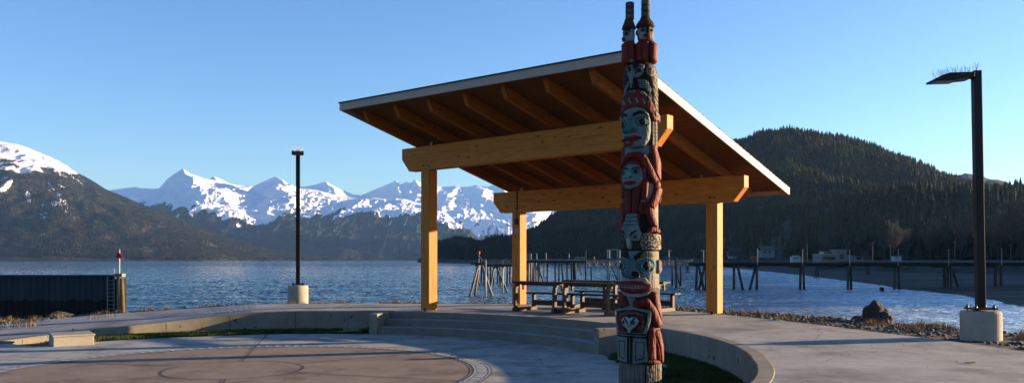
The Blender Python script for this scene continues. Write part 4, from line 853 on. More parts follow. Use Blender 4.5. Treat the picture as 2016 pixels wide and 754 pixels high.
# parked cars by the shore road (three visible)
for k, (c, w2, mt) in enumerate(((1440, 'small white van parked by the shore road right of the right post', 'white_paint'), (1447, 'grey car parked right of the small white van', 'galvanised'), (1485, 'dull orange truck parked by the shore road under the teal house', 'orange_float'))):
    Y = 430; t = thing(('parked_van', 'parked_car', 'parked_truck')[k], w2, ('van', 'car', 'truck')[k], (gx(c, Y), Y, gz(509.5, Y)))
    b = MB(); b.prism([(-1.3, .3), (1.3, .3), (1.3, .8), (.8, .9), (.5, 1.4), (-1.0, 1.4), (-1.3, .9)], 'y', 0, 1.7); b.build('body', mt, t, bevel=.05)
    b = MB(); b.prism([(-.9, .95), (.65, .95), (.42, 1.32), (-.9, 1.32)], 'y', -.02, 1.72); b.build('window', 'window_dark', t)
    for dx in (-.8, .8): b = MB(); b.tube((dx, -.03, .32), (dx, 1.73, .32), .32, n=14); b.build('wheel', 'black_metal', t)
# ================================================================== BARE TREES on the right shore
def bare_tree(seed, H):
    r = random.Random(seed); tk = MB(); br = MB()
    def grow(p, d, L, rad, lv, mb):
        n_ = 3 if lv else 6; 
        for k in range(n_):
            d2 = (d + Vector((r.gauss(0, .10), r.gauss(0, .10), .06 if lv else 0))).normalized(); q = p + d2 * L / n_; r1 = rad * (1 - .75 * (k + 1) / n_)
            mb.tube(p, q, max(rad * (1 - .75 * k / n_), .012), max(r1, .01), 4 if lv else 6, caps=False); p = q; d = d2
            if lv < 4 and (lv > 0 or k >= 1):
                for _ in range(3 if lv < 3 else 3):
                    a = r.uniform(0, 6.28); tilt = r.uniform(.35, .75); s = Vector((math.cos(a), math.sin(a), 0)); dd = (d * math.cos(tilt) + s * math.sin(tilt)).normalized()
                    grow(p, dd, L * r.uniform(.34, .52), max(rad * .42, .012), lv + 1, br)
    grow(Vector((0, 0, 0)), Vector((0, 0, 1)), H * .9, H * .018, 0, tk)
    return tk, br
protos = []
TREES = [(1990, 392, 330, 1.0, 'tallest bare cottonwood, sunlit pale brown, at the far right edge'), (1760, 438, 380, 1, 'bare tree with pale sunlit top left of the white trailer'), (1742, 450, 390, 1, 'bare grey tree leftmost of the row on the right shore'), (1785, 452, 400, 1, 'bare grey tree above and right of the white trailer'),
         (1832, 448, 385, 1, 'bare tree in the shore row midway between trailer and lamp post'), (1845, 430, 400, 1, 'second bare tree left of the big lamp post, with wide crown'), (1903, 412, 400, 1, 'bare tree just left of the big lamp post'), (1890, 445, 370, 1, 'lower bare tree left of the big lamp post'), (1950, 425, 380, 1, 'bare tree just right of the big lamp post'), (1965, 440, 360, 1, 'lower bare tree between the big lamp post and the tallest cottonwood'), (2012, 420, 350, 1, 'bare tree cut by the right edge of the picture'), (1620, 470, 460, 1, 'small grey bare tree behind the flat building'), (1690, 470, 440, 1, 'grey bare tree behind the boat shed')]
for k in range(3):
    tk, br = bare_tree(11 + k, 10); mt = tk.build('trunk', 'bark'); mb_ = br.build('crown', 'twig'); protos.append((mt, mb_))
used = set()
for k, (c, top, Y, s, lb) in enumerate(TREES):
    zg = 1.9; H = gz(top, Y) - zg; t = thing('bare_tree', lb, 'tree', (gx(c, Y), Y, zg - .2), random.uniform(0, 6), 'bare trees along the right shore'); t.scale = (H / 10.0 * .62, H / 10.0 * .62, H / 10.0 * .70)
    for o in protos[k % 3]:
        q = o if k < 3 else o.copy()
        if k >= 3: C.objects.link(q)
        q.parent = t
# ================================================================== TOTEM POLE (carved relief drawn in the pole's own unrolled coordinates)
TY = 9.6; TX = gx(1260.4, TY); az = math.atan2(TX, TY); ZU = TY / F / 3.77; LUu = ZU * math.cos(az) 
LAT = Vector((math.cos(az), -math.sin(az), 0)); FRO = Vector((-math.sin(az), -math.cos(az), 0))
def vz(v): return EYE + (HY - v / 3.77) / F * TY
RED = (.215, .024, .016); RD2 = (.17, .028, .022); BLK = (.010, .010, .011); PAL = (.18, .255, .26); WHT = (.42, .46, .44); TEAL = (.065, .185, .20); WOOD = (.30, .245, .18); WDK = (.13, .105, .08); BRN = (.045, .030, .024); LIPR = (.25, .022, .016); GRY = (.22, .20, .18)
def O(dy, pts): return [(p[0], p[1] + dy) + tuple(p[2:]) for p in pts]
def E(cx, cy, rx, ry, col, amp=8, base=None, w=None, rot=0): return ('E', (cx, cy, rx, ry, rot), col, amp, base, w)
def P(pts, col, amp=8, base=None, w=14): return ('P', pts, col, amp, base, w)
def Lm(pts, col, amp=None, base=4, w=None): return ('L', pts, col, amp, base, w)
def off(dy, shapes):
    r = []
    for k, g, c, a, b, w in shapes:
        if k == 'E': g = (g[0], g[1] + dy) + g[2:]
        else: g = O(dy, g)
        r.append((k, g, c, a, b, w))
    return r
def draw(u, v, shapes, col0):
    h = np.zeros(u.shape); col = np.empty(u.shape + (3,)); col[:] = col0
    for k, g, c, a, b, w in shapes:
        if k == 'E': bb = (g[0] - max(g[2], g[3]), g[0] + max(g[2], g[3]), g[1] - max(g[2], g[3]), g[1] + max(g[2], g[3]))
        else: r_ = max([p[2] for p in g]) if k == 'L' else 1; xs = [p[0] for p in g]; ys = [p[1] for p in g]; bb = (min(xs) - r_, max(xs) + r_, min(ys) - r_, max(ys) + r_)
        M = (u > bb[0]) & (u < bb[1]) & (v > bb[2]) & (v < bb[3])
        if not M.any(): continue
        U = u[M]; V = v[M]
        if k == 'E':
            c_, s_ = math.cos(R(g[4])), math.sin(R(g[4])); x = U - g[0]; y = V - g[1]; rho = np.sqrt(((x * c_ + y * s_) / g[2]) ** 2 + ((-x * s_ + y * c_) / g[3]) ** 2)
            d = (1 - rho) * min(g[2], g[3]); ww = w or min(g[2], g[3])
        elif k == 'P':
            n_ = len(g); d2 = np.full(U.shape, 1e9); ins = np.zeros(U.shape, bool)
            for i in range(n_):
                x0, y0 = g[i][:2]; x1, y1 = g[(i + 1) % n_][:2]; ex, ey = x1 - x0, y1 - y0; tt = np.clip(((U - x0) * ex + (V - y0) * ey) / (ex * ex + ey * ey + 1e-9), 0, 1)
                d2 = np.minimum(d2, (U - x0 - tt * ex) ** 2 + (V - y0 - tt * ey) ** 2)
                cond = ((y0 > V) != (y1 > V)) & (U < (x1 - x0) * (V - y0) / (y1 - y0 + 1e-12) + x0); ins ^= cond
            d = np.where(ins, 1, -1) * np.sqrt(d2); ww = w or 14
        else:
            d = np.full(U.shape, -1e9)
            if len(g) == 1: g = g * 2
            for (x0, y0, r0), (x1, y1, r1) in zip(g, g[1:]):
                ex, ey = x1 - x0, y1 - y0; tt = np.clip(((U - x0) * ex + (V - y0) * ey) / (ex * ex + ey * ey + 1e-9), 0, 1)
                d = np.maximum(d, r0 + (r1 - r0) * tt - np.hypot(U - x0 - tt * ex, V - y0 - tt * ey))
            r_ = np.mean([p[2] for p in g]); ww = w or r_; a = r_ * .8 if a is None else a
        ins = d > 0; q = np.clip(d / ww, 0, 1); dome = np.sqrt(1 - (1 - q) ** 2) * a
        hv = h[M]; hv[ins] = (dome[ins] + (b if b is not None else hv[ins])); h[M] = hv
        if c is not None: cv = col[M]; cv[ins] = c; col[M] = cv
    return h, col * .52
def eye(cx, cy, rx, ry, rot=0, sock=TEAL, lens=PAL, iris=BLK):
    return [E(cx, cy, rx * 1.5, ry * 1.6, sock, -5, None, ry, rot), P([(cx - rx * 1.35, cy + 3), (cx - rx * .6, cy - ry), (cx + rx * .5, cy - ry), (cx + rx * 1.35, cy + 2), (cx + rx * .5, cy + ry), (cx - rx * .6, cy + ry)], BLK, 5, None, 5),
            P([(cx - rx * 1.2, cy + 3), (cx - rx * .6, cy - ry * .85), (cx + rx * .5, cy - ry * .85), (cx + rx * 1.2, cy + 2), (cx + rx * .5, cy + ry * .85), (cx - rx * .6, cy + ry * .85)], lens, 3, None, 5),
            E(cx, cy, rx * .72, ry * .82, iris, 7), E(cx, cy, rx * .3, ry * .35, BRN, 2)]
D1, D2, D3, D4 = 0, 678.6, 1357.2, 2088.6
shapes = []
# bird figure under the watchmen
shapes += [P([(150, 470), (352, 470), (372, 560), (392, 640), (410, 800), (150, 800)], BLK, 3, 0, 20), P([(352, 500), (380, 492), (430, 510), (450, 600), (450, 900), (420, 900), (392, 640)], WDK, 8, 3, 20),
    P([(188, 505), (240, 500), (262, 560), (300, 500), (338, 512), (328, 575), (290, 605), (250, 600), (238, 680), (225, 670), (216, 600), (196, 560)], GRY, 10, 6, 14),
    P([(200, 515), (232, 512), (238, 545), (215, 560)], BLK, 3), P([(262, 545), (300, 515), (322, 530), (300, 560), (262, 585)], BLK, 3), E(290, 552, 30, 24, PAL, 5), E(291, 553, 24, 18, BLK, 5), E(205, 552, 14, 20, PAL, 5), E(204, 553, 9, 14, BLK, 4),
    P([(222, 590), (246, 590), (240, 640), (232, 690), (226, 640)], PAL, 16, 12, 12)]
for k in range(4):
    shapes += [Lm([(178 + 6 * k, 720 - 12 * k, 3.5), (186 + 6 * k, 665 - 4 * k, 4), (214, 628 + 12 * k, 4)], PAL if k % 2 == 0 else GRY, 4, 8), Lm([(288 + 4 * k, 625 + 16 * k, 5), (340, 628 + 16 * k, 6), (386 - 3 * k, 690 + 8 * k, 5)], PAL if k % 2 == 0 else GRY, 5, 8)]
shapes += [E(388, 552, 38, 40, WOOD, 6, 6), E(388, 552, 28, 30, WDK, 3), E(388, 552, 20, 22, WOOD, 3), E(382, 546, 7, 8, BLK, 2), E(398, 560, 7, 8, BLK, 2)]
for k in range(10): shapes.append(Lm([(425 + 3 * (k % 2), 610 + 36 * k, 4), (440, 628 + 36 * k, 4)], BLK, -5, None))
for k in range(16): shapes += [Lm([(402 + 7 * (k % 3), 600 + 17 * k, 4), (412 + 6 * (k % 3), 612 + 17 * k, 4)], WOOD if k % 2 else BRN, 3, None)]
# headdress face
shapes += off(D2, [P([(160, 118), (168, 60), (190, 28), (225, 12), (290, 12), (345, 40), (380, 80), (410, 140), (450, 190), (452, 235), (412, 262), (392, 235), (372, 190), (340, 158), (290, 145), (220, 150), (180, 178), (160, 210)], RED, 16, 10, 18),
    Lm([(160, 100, 3), (172, 48, 3), (222, 4, 3), (300, 4, 3), (352, 32, 3), (392, 80, 3), (420, 140, 3)], BLK, 3, 12)])
for cx, cy, rx, ry, ro_ in ((198, 42, 14, 9, -25), (250, 27, 24, 12, 0), (321, 42, 20, 13, 22), (372, 72, 15, 16, 40)):
    shapes += off(D2, [E(cx, cy, rx * 1.35, ry * 1.4, BLK, 2, None, 6, ro_), E(cx, cy, rx, ry, PAL, 3, None, 6, ro_), E(cx, cy, rx * .5, ry * .45, BRN, 2, None, 6, ro_)])
for cx, cy in ((193, 98), (232, 92), (281, 93), (328, 102)): shapes += off(D2, [Lm([(cx - 5, cy - 12, 6), (cx + 4, cy + 14, 7)], PAL, 3, None), Lm([(cx + 6, cy - 12, 2.5), (cx + 14, cy + 12, 2.5)], BLK, -3, None)])
shapes += off(D2, [E(414, 186, 15, 24, BLK, 3, None, 8, -20), E(414, 186, 10, 18, GRY, 3, None, 8, -20),
    P([(380, 190), (396, 235), (450, 245), (452, 440), (400, 425), (385, 400)], BLK, 4, 0, 10),
    P([(168, 200), (185, 160), (225, 143), (285, 141), (335, 156), (368, 190), (382, 250), (382, 320), (372, 380), (345, 420), (300, 438), (245, 438), (205, 425), (180, 390), (168, 330)], PAL, 34, 6, 60),
    P([(352, 200), (380, 250), (380, 330), (368, 385), (345, 415), (330, 400), (350, 330), (345, 280)], (.33, .33, .29), 1, None, 14),
    E(215, 215, 34, 20, PAL, 6), P([(172, 215), (176, 186), (198, 176), (222, 190), (228, 212), (205, 208), (176, 218)], BLK, 6, None, 8),
    P([(250, 215), (262, 188), (300, 168), (338, 176), (362, 210), (362, 222), (330, 200), (298, 196), (262, 212)], BLK, 6, None, 8)])
shapes += off(D2, eye(317, 251, 32, 26, 5, TEAL, PAL) + eye(190, 262, 19, 27, 0, TEAL, PAL))
shapes += off(D2, [P([(222, 225), (256, 225), (262, 280), (290, 320), (262, 332), (205, 330), (198, 310), (216, 290)], TEAL, 26, 38, 20), E(266, 306, 16, 16, TEAL, 14), E(268, 309, 8, 8, RD2, -6), E(208, 318, 10, 11, RD2, 6),
    P([(181, 384), (212, 352), (240, 356), (266, 348), (320, 366), (318, 374), (280, 392), (235, 396), (195, 392)], LIPR, 16, 38, 12), Lm([(192, 380, 3), (240, 373, 3), (310, 370, 3)], BLK, -8, None),
    E(230, 402, 30, 22, LIPR, 14, 42), E(232, 402, 13, 11, TEAL, 8),
    Lm([(340, 270, 3), (352, 330, 3)], GRY, -3, None), Lm([(330, 275, 2), (338, 340, 2)], GRY, -2, None)])
for k in range(14):
    for c0 in (404, 428): shapes += off(D2, [E(c0, 240 + 14 * k, 9, 9, GRY if k % 2 else WDK, 6, 5, None, 30)])
# hugging figure with a small face
shapes += off(D2, [P([(170, 425), (200, 425), (245, 442), (300, 442), (345, 422), (380, 420), (382, 470), (330, 520), (300, 480), (170, 480)], PAL, 4, 0, 12),
    P([(150, 480), (300, 470), (420, 700), (440, 760), (440, 1000), (150, 900)], RD2, 3, 0, 12),
    P([(375, 690), (410, 690), (405, 750), (350, 850), (340, 800)], WOOD, 2, 0, 8),
    Lm([(168, 430, 12), (166, 560, 13), (162, 780, 15)], RED, None, 6),
    Lm([(398, 440, 26), (425, 540, 30), (425, 650, 30), (405, 672, 24)], RED, 26, 8), Lm([(408, 668, 26), (360, 580, 30), (320, 505, 30), (290, 490, 24), (225, 488, 22), (185, 520, 20), (172, 580, 12)], RED, 22, 12),
    E(245, 640, 92, 118, RED, 16, 8, 30), P([(175, 610), (190, 570), (225, 553), (265, 555), (300, 575), (318, 610), (322, 660), (300, 700), (270, 735), (232, 748), (200, 728), (180, 680)], PAL, 26, 16, 40),
    P([(182, 598), (205, 572), (228, 585), (228, 598), (205, 590)], BLK, 4, None, 6), P([(238, 598), (262, 578), (292, 578), (305, 594), (275, 590)], BLK, 4, None, 6)])
shapes += off(D2, eye(275, 609, 17, 15, 0, TEAL, PAL) + eye(193, 613, 11, 14, 0, TEAL, PAL))
shapes += off(D2, [P([(222, 600), (242, 600), (248, 635), (258, 655), (240, 664), (212, 664), (204, 652), (216, 635)], (.16, .30, .31), 16, 36, 12), E(244, 650, 7, 7, RD2, 3), E(213, 654, 6, 7, RD2, 3),
    E(235, 693, 40, 15, LIPR, 10, 36), Lm([(200, 693, 2.5), (272, 691, 2.5)], BLK, -6, None), E(333, 620, 12, 30, PAL, 12, 10), E(333, 622, 6, 18, RD2, 2),
    Lm([(345, 690, 22), (335, 760, 26), (330, 830, 26), (318, 890, 20)], RED, None, 8), Lm([(432, 690, 20), (436, 790, 24), (415, 850, 30), (365, 900, 30)], RED, None, 10)])
shapes += off(D3, [P([(185, 60), (305, 60), (300, 235), (200, 235)], BLK, 2, 0, 8), Lm([(212, 78, 26), (212, 140, 26), (220, 225, 18)], RD2, 20, 6), Lm([(272, 78, 32), (268, 150, 28), (258, 225, 20)], RD2, 22, 6),
    Lm([(315, 160, 20), (305, 210, 22), (345, 260, 16)], RD2, 14, 4), E(163, 148, 13, 7, PAL, 5, 16), E(321, 146, 17, 8, PAL, 5, 22),
    P([(385, 190), (450, 150), (452, 345), (430, 330), (380, 250)], WOOD, 3, 0, 12), P([(300, 240), (345, 240), (390, 320), (360, 375), (310, 378)], BLK, 2, 0, 12),
    Lm([(160, 160, 14), (160, 260, 15), (158, 350, 16)], RED, None, 6), Lm([(440, 60, 26), (405, 150, 32), (372, 195, 34)], RED, None, 10), Lm([(368, 215, 34), (385, 270, 30), (405, 320, 26)], RED, 26, 10), Lm([(362, 372, 14), (392, 348, 24), (428, 362, 20)], RED, 20, 12),
    # bird head with ringed hat
    P([(150, 385), (190, 385), (225, 500), (300, 500), (318, 380), (458, 380), (458, 505), (146, 505)], BLK, 4, 2, 8), E(163, 440, 14, 38, WDK, 5, 4), E(163, 440, 8, 24, BLK, 3), E(163, 415, 6, 8, PAL, 3),
    P([(206, 235), (278, 235), (288, 300), (296, 345), (318, 380), (306, 420), (290, 442), (245, 440), (236, 490), (228, 498), (220, 490), (210, 440), (182, 402), (168, 342), (190, 290)], PAL, 26, 12, 34)])
for yy in (262, 288, 314): shapes += off(D3, [Lm([(204 - (yy - 262) * .15, yy, 2.6), (240, yy + 3, 2.6), (282 + (yy - 262) * .1, yy, 2.6)], BRN, -6, None)])
shapes += off(D3, [P([(184, 352), (196, 356), (214, 396), (208, 406), (190, 378)], BLK, 4, None, 5), P([(234, 398), (244, 372), (272, 356), (290, 360), (262, 374), (246, 402)], BLK, 4, None, 5)])
shapes += off(D3, eye(269, 402, 16, 14, 0, PAL, WHT) + eye(193, 402, 10, 14, 0, PAL, WHT))
shapes += off(D3, [Lm([(216, 412, 3), (222, 450, 3), (228, 494, 2)], BRN, -5, None), P([(216, 415), (240, 415), (236, 460), (228, 494), (221, 460)], (.42, .43, .40), 22, 36, 10), Lm([(240, 440, 3), (300, 440, 3)], BLK, -3, None),
    P([(316, 392), (335, 378), (452, 384), (460, 400), (460, 495), (440, 500), (318, 498), (300, 450)], WOOD, 8, 12, 8), E(340, 410, 20, 20, BRN, -4, None), E(340, 410, 13, 13, WOOD, 6), E(340, 410, 5, 6, BRN, 2)])
for k, (a, b_, c_, d_) in enumerate(((310, 440, 345, 470), (345, 470, 372, 440), (372, 400, 402, 412), (380, 430, 420, 424), (400, 452, 430, 440), (345, 485, 400, 480), (420, 470, 450, 462), (432, 402, 446, 430), (362, 392, 388, 388), (320, 476, 336, 488), (405, 488, 430, 482), (440, 440, 455, 452))):
    shapes += off(D3, [Lm([(a, b_, 4), ((a + c_) / 2, (b_ + d_) / 2 - 8, 5), (c_, d_, 4)], BRN if k % 3 else RD2, -5, None)])
for k in range(4): shapes += off(D3, [E(398 + 14 * k, 410 + 20 * (k % 3), 6, 5, PAL if k % 2 else BRN, 2)])
# great face
shapes += off(D3, [P([(140, 498), (470, 498), (470, 780), (140, 780)], (.27, .235, .175), 2, 0, 4), Lm([(148, 502, 5), (455, 503, 5)], BLK, -5, None),
    P([(145, 505), (300, 505), (250, 560), (250, 600), (205, 600), (205, 560), (145, 520)], PAL, 3, 2, 8), P([(155, 508), (205, 508), (222, 555), (216, 580), (190, 560), (152, 540)], BLK, 5, None, 8),
    P([(250, 545), (300, 512), (350, 508), (405, 520), (345, 540), (290, 560), (262, 582), (247, 580)], BLK, 5, None, 8), P([(340, 508), (405, 512), (425, 545), (350, 545), (300, 545)], (.20, .17, .12), 2, None, 8),
    E(360, 618, 78, 62, TEAL, 6, 4, 20), E(160, 618, 42, 60, TEAL, 6, 4, 16), P([(300, 620), (325, 580), (360, 568), (400, 590), (418, 640), (420, 700), (390, 690), (340, 700)], (.30, .33, .30), 2, None, 10)])
shapes += off(D3, eye(350, 612, 40, 32, 0, TEAL, (.30, .38, .37)) + eye(158, 614, 24, 33, 0, TEAL, (.30, .38, .37)))
shapes += off(D3, [P([(212, 560), (262, 560), (272, 620), (302, 672), (300, 700), (240, 708), (190, 704), (180, 672), (206, 625)], TEAL, 34, 14, 26), E(274, 676, 27, 22, BLK, 12, 24), E(190, 676, 13, 24, BLK, 10, 20),
    P([(182, 690), (236, 708), (300, 698), (345, 700), (386, 745), (150, 745), (150, 715)], (.38, .38, .33), 10, 8, 16), E(447, 620, 16, 52, WOOD, 22, 8), E(447, 622, 9, 38, RD2, -8, None), E(449, 640, 5, 12, WOOD, 4, None)])
shapes += off(D4, [P([(150, 10), (165, -4), (250, -10), (330, -6), (375, 10), (388, 34), (372, 62), (320, 80), (235, 80), (170, 66), (150, 50)], LIPR, 22, 14, 20), P([(155, 24), (255, 20), (345, 22), (372, 34), (340, 44), (255, 46), (155, 42)], (.36, .30, .26), -8, None, 8),
    Lm([(155, 33, 2), (360, 34, 2)], BLK, -3, None)] + [Lm([(170 + 22 * k, 24, 1.6), (170 + 22 * k, 44, 1.6)], BLK, -2, None) for k in range(9)])
shapes += off(D4, [P([(155, 66), (235, 84), (330, 80), (392, 55), (360, 95), (300, 112), (235, 115), (180, 100)], (.34, .32, .27), 12, 8, 12)])
# shield figure
shapes += off(D4, [P([(130, 100), (180, 104), (235, 118), (300, 115), (360, 98), (395, 130), (380, 330), (350, 420), (350, 600), (130, 600)], BRN, 2, 0, 10), P([(180, 95), (235, 116), (270, 116), (250, 150), (240, 180), (222, 180), (200, 120)], (.26, .25, .21), 6, 2, 10),
    Lm([(412, 96, 26), (430, 190, 28), (440, 300, 24)], RED, 24, 8), Lm([(432, 306, 28), (395, 215, 32), (350, 145, 30), (300, 150, 30), (275, 165, 26)], RED, 26, 14),
    Lm([(160, 100, 20), (175, 150, 26), (200, 165, 24)], RED, None, 8), Lm([(145, 180, 14), (140, 320, 14), (138, 450, 14), (136, 572, 14)], RED, None, 6),
    Lm([(392, 358, 34), (385, 450, 30), (382, 560, 36)], RED, 28, 12), Lm([(425, 370, 28), (448, 470, 26), (452, 575, 22)], RED, 24, 10), Lm([(352, 575, 18), (392, 578, 24), (430, 585, 20)], RED, 20, 12), Lm([(418, 400, 4), (440, 480, 4), (448, 580, 4)], BRN, -10, None)])
for k in range(4): shapes += off(D4, [Lm([(262, 140 + 13 * k, 2.2), (306, 132 + 13 * k, 2.2)], BRN, -7, None), Lm([(172, 118 + 15 * k, 2.2), (212, 128 + 15 * k, 2.2)], BRN, -6, None)])
shapes += off(D4, [P([(138, 202), (205, 186), (228, 172), (250, 172), (272, 186), (378, 206), (372, 280), (342, 388), (342, 402), (148, 400), (146, 385), (136, 290)], PAL, 8, 30, 8),
    P([(150, 216), (215, 200), (272, 200), (352, 222), (346, 290), (322, 366), (162, 362), (152, 290)], BLK, -5, None, 6),
    Lm([(165, 285, 10), (178, 245, 13), (225, 215, 12), (280, 225, 13), (315, 265, 12), (322, 310, 12), (300, 350, 10)], RED, 5, None), Lm([(170, 300, 10), (172, 340, 16), (195, 350, 8)], RED, 5, None), E(300, 335, 22, 24, RED, 4),
    P([(176, 282), (190, 256), (215, 250), (232, 262), (252, 250), (280, 256), (296, 280), (280, 312), (250, 340), (238, 366), (226, 366), (216, 338), (190, 318)], (.48, .50, .44), 9, None, 12),
    Lm([(204, 262, 6), (220, 290, 5), (226, 318, 3)], BLK, 2, None), Lm([(266, 262, 6), (246, 286, 5), (238, 318, 3)], BLK, 2, None), E(197, 292, 8, 13, BLK, 3), E(259, 292, 12, 15, BLK, 3), E(259, 292, 5, 7, TEAL, 2), Lm([(250, 352, 8), (290, 305, 4)], BLK, 2, None), E(322, 285, 5, 6, PAL, 2), E(325, 320, 5, 6, PAL, 2)])
for k in range(9): shapes += off(D4, [Lm([(172 + 18 * k, 232 - 10 * math.sin(k / 8 * 3.1), 4), (180 + 18 * k, 240 - 10 * math.sin(k / 8 * 3.1), 4)], (.16, .15, .14), 2, None)])
shapes += off(D4, [P([(148, 398), (342, 398), (356, 560), (345, 575), (250, 594), (212, 586), (146, 572)], PAL, 8, 25, 8), P([(147, 366), (342, 370), (344, 404), (148, 398)], BLK, 6, 32, 6), Lm([(150, 382, 1.6), (340, 387, 1.6)], WHT, 1, None),
    P([(214, 400), (254, 402), (252, 592), (214, 588)], BLK, 5, 29, 5), Lm([(234, 405, 1.4), (233, 585, 1.4)], GRY, 1, None),
    P([(160, 424), (202, 430), (198, 560), (160, 548)], BLK, -2, None, 5), P([(165, 430), (197, 435), (194, 552), (165, 541)], (.27, .235, .23), 2, None, 5),
    P([(272, 428), (334, 430), (330, 552), (270, 566)], BLK, -2, None, 5), P([(277, 434), (328, 436), (324, 546), (275, 559)], (.27, .235, .23), 2, None, 5)])

pm = bpy.data.materials.new('totem_paint'); pm.use_nodes = True; MATS['totem_paint'] = pm; tn = pm.node_tree.nodes; Lk = pm.node_tree.links.new; pb = tn['Principled BSDF']; pb.inputs['Roughness'].default_value = .62; pb.inputs['Specular IOR Level'].default_value = .12
at = tn.new('ShaderNodeAttribute'); at.attribute_name = 'paint'; tc = tn.new('ShaderNodeTexCoord')
mp = tn.new('ShaderNodeMapping'); mp.inputs['Scale'].default_value = (14, 14, 1.6); Lk(tc.outputs['Object'], mp.inputs[0])
nz = tn.new('ShaderNodeTexNoise'); nz.inputs['Scale'].default_value = 2.5; nz.inputs['Detail'].default_value = 9; nz.inputs['Roughness'].default_value = .75; Lk(mp.outputs[0], nz.inputs[0])
mr = tn.new('ShaderNodeMapRange'); mr.inputs[1].default_value = .56; mr.inputs[2].default_value = .66; mr.inputs[4].default_value = .5; Lk(nz.outputs[0], mr.inputs[0])
mx = tn.new('ShaderNodeMix'); mx.data_type = 'RGBA'; Lk(mr.outputs[0], mx.inputs[0]); Lk(at.outputs['Color'], mx.inputs[6]); mx.inputs[7].default_value = (.12, .10, .08, 1)
nz2 = tn.new('ShaderNodeTexNoise'); nz2.inputs['Scale'].default_value = 5; nz2.inputs['Detail'].default_value = 6; Lk(tc.outputs['Object'], nz2.inputs[0])
mr2 = tn.new('ShaderNodeMapRange'); mr2.inputs[1].default_value = .3; mr2.inputs[2].default_value = .7; mr2.inputs[3].default_value = .68; mr2.inputs[4].default_value = 1.15; Lk(nz2.outputs[0], mr2.inputs[0])
mul = tn.new('ShaderNodeMix'); mul.data_type = 'RGBA'; mul.blend_type = 'MULTIPLY'; mul.inputs[0].default_value = 1; Lk(mx.outputs[2], mul.inputs[6]); Lk(mr2.outputs[0], mul.inputs[7]); Lk(mul.outputs[2], pb.inputs['Base Color'])
bu = tn.new('ShaderNodeBump'); bu.inputs['Strength'].default_value = .6; bu.inputs['Distance'].default_value = .006; Lk(nz.outputs[0], bu.inputs['Height']); Lk(bu.outputs[0], pb.inputs['Normal'])

tp = thing('totem_pole', 'tall carved totem pole painted red, black and blue on a weathered log base', 'totem pole', (TX, TY, 0))
def surf(name, v0, v1, cu, hw, shp, col0, parent, dv=2.3, caps=False, depth=0.0, dr=1.0, grain=2.0):
    nv = max(4, int((v1 - v0) / dv)); v = np.linspace(v0, v1, nv)[:, None]
    hwv = np.vectorize(hw)(v); m_ = float(hwv.max()); nf = max(24, int(R(230) * m_ / dv)); ph = np.concatenate([np.linspace(-R(115), R(115), nf), np.linspace(R(115), R(245), 26)[1:-1]])[None, :]
    cuv = np.vectorize(cu)(v) if callable(cu) else cu
    pf = ((ph + np.pi) % (2 * np.pi)) - np.pi; wgt = 1 - sst(R(98), R(125), np.abs(pf)); pc = np.clip(pf, -R(90), R(90))
    u = cuv + hwv * np.sin(pc) * .985; vv = v + 0 * ph; h, col = draw(u + 0 * vv, vv, shp, col0)
    h = h * wgt; w3 = (wgt + 0 * vv)[..., None] > .35; col = np.where(w3, col, np.array(WOOD) * .5)
    h = h + (fbm(ph * 22 + 3, vv / 90, 4) - .5) * grain * 2 + (fbm(u / 18, vv / 18, 3) - .5) * grain
    rr = hwv * .93 + h - (8 if m_ > 100 else -1); lat = (cuv - 303 + rr * np.sin(ph)) * LUu; fr = depth + rr * np.cos(ph) * LUu * dr
    X = lat * LAT.x + fr * FRO.x; Y = lat * LAT.y + fr * FRO.y; Z = np.vectorize(vz)(vv); V = np.stack([X, Y, Z], -1).reshape(-1, 3); nc = ph.shape[1]
    Fc = grid_faces(nv, nc, True)[:, ::-1]; cl = col.reshape(-1, 3)
    if caps:
        V = np.concatenate([V, [V[:nc].mean(0)], [V[-nc:].mean(0)]]); cl = np.concatenate([cl, cl[:1], cl[-1:]]); a = len(V) - 2; j = np.arange(nc)
        Fc = np.concatenate([Fc, np.stack([j, (j + 1) % nc, a + 0 * j, a + 0 * j], -1), np.stack([(nv - 1) * nc + (j + 1) % nc, (nv - 1) * nc + j, a + 1 + 0 * j, a + 1 + 0 * j], -1)])
        me = bpy.data.meshes.new(name); me.from_pydata([tuple(p) for p in V], [], [tuple(dict.fromkeys(f)) for f in Fc.tolist()]); me.update()
        q = me.attributes.new('paint', 'FLOAT_COLOR', 'POINT'); q.data.foreach_set('color', np.concatenate([cl, np.ones((len(cl), 1))], 1).astype(np.float32).ravel())
        return link(name, me, 'totem_paint', parent, True)
    return mesh_np(name, V, Fc, 'totem_paint', parent, True, cols={'paint': cl})
HW = lambda v: float(np.interp(v, [474, 482, 495, 520, 560, 700, 1100, 1400, 1800, 2100, 2420, 2684], [70, 100, 118, 130, 137, 140, 144, 150, 153, 156, 166, 172]))
for nm, a, b_ in (('bird_figure', 474, 700), ('headdress_face', 700, 1112), ('hugging_figure', 1112, 1590), ('bird_head_band', 1590, 1857), ('great_face', 1857, 2190), ('shield_figure', 2190, 2684)):
    surf(nm, a, b_ + .0, 303, HW, shapes, (.05, .042, .035), tp, caps=(nm == 'bird_figure'))
vb = (EYE * F / TY + HY) * 3.77 + 20
lg = [Lm([(347, 2690, 5), (345, 2900, 6), (348, vb, 5)], BLK, -10, None)] + [Lm([(150 + 37 * k + random.uniform(-8, 8), 2690, 1.8), (150 + 37 * k, 2690 + random.uniform(80, 330), 1.4)], WDK, -6, None) for k in range(9)]
surf('log_base', 2672, vb, 302, lambda v: 178 if v > 2690 else 166 + (v - 2672) * .66, lg, (.235, .205, .165), tp, caps=True, grain=5)
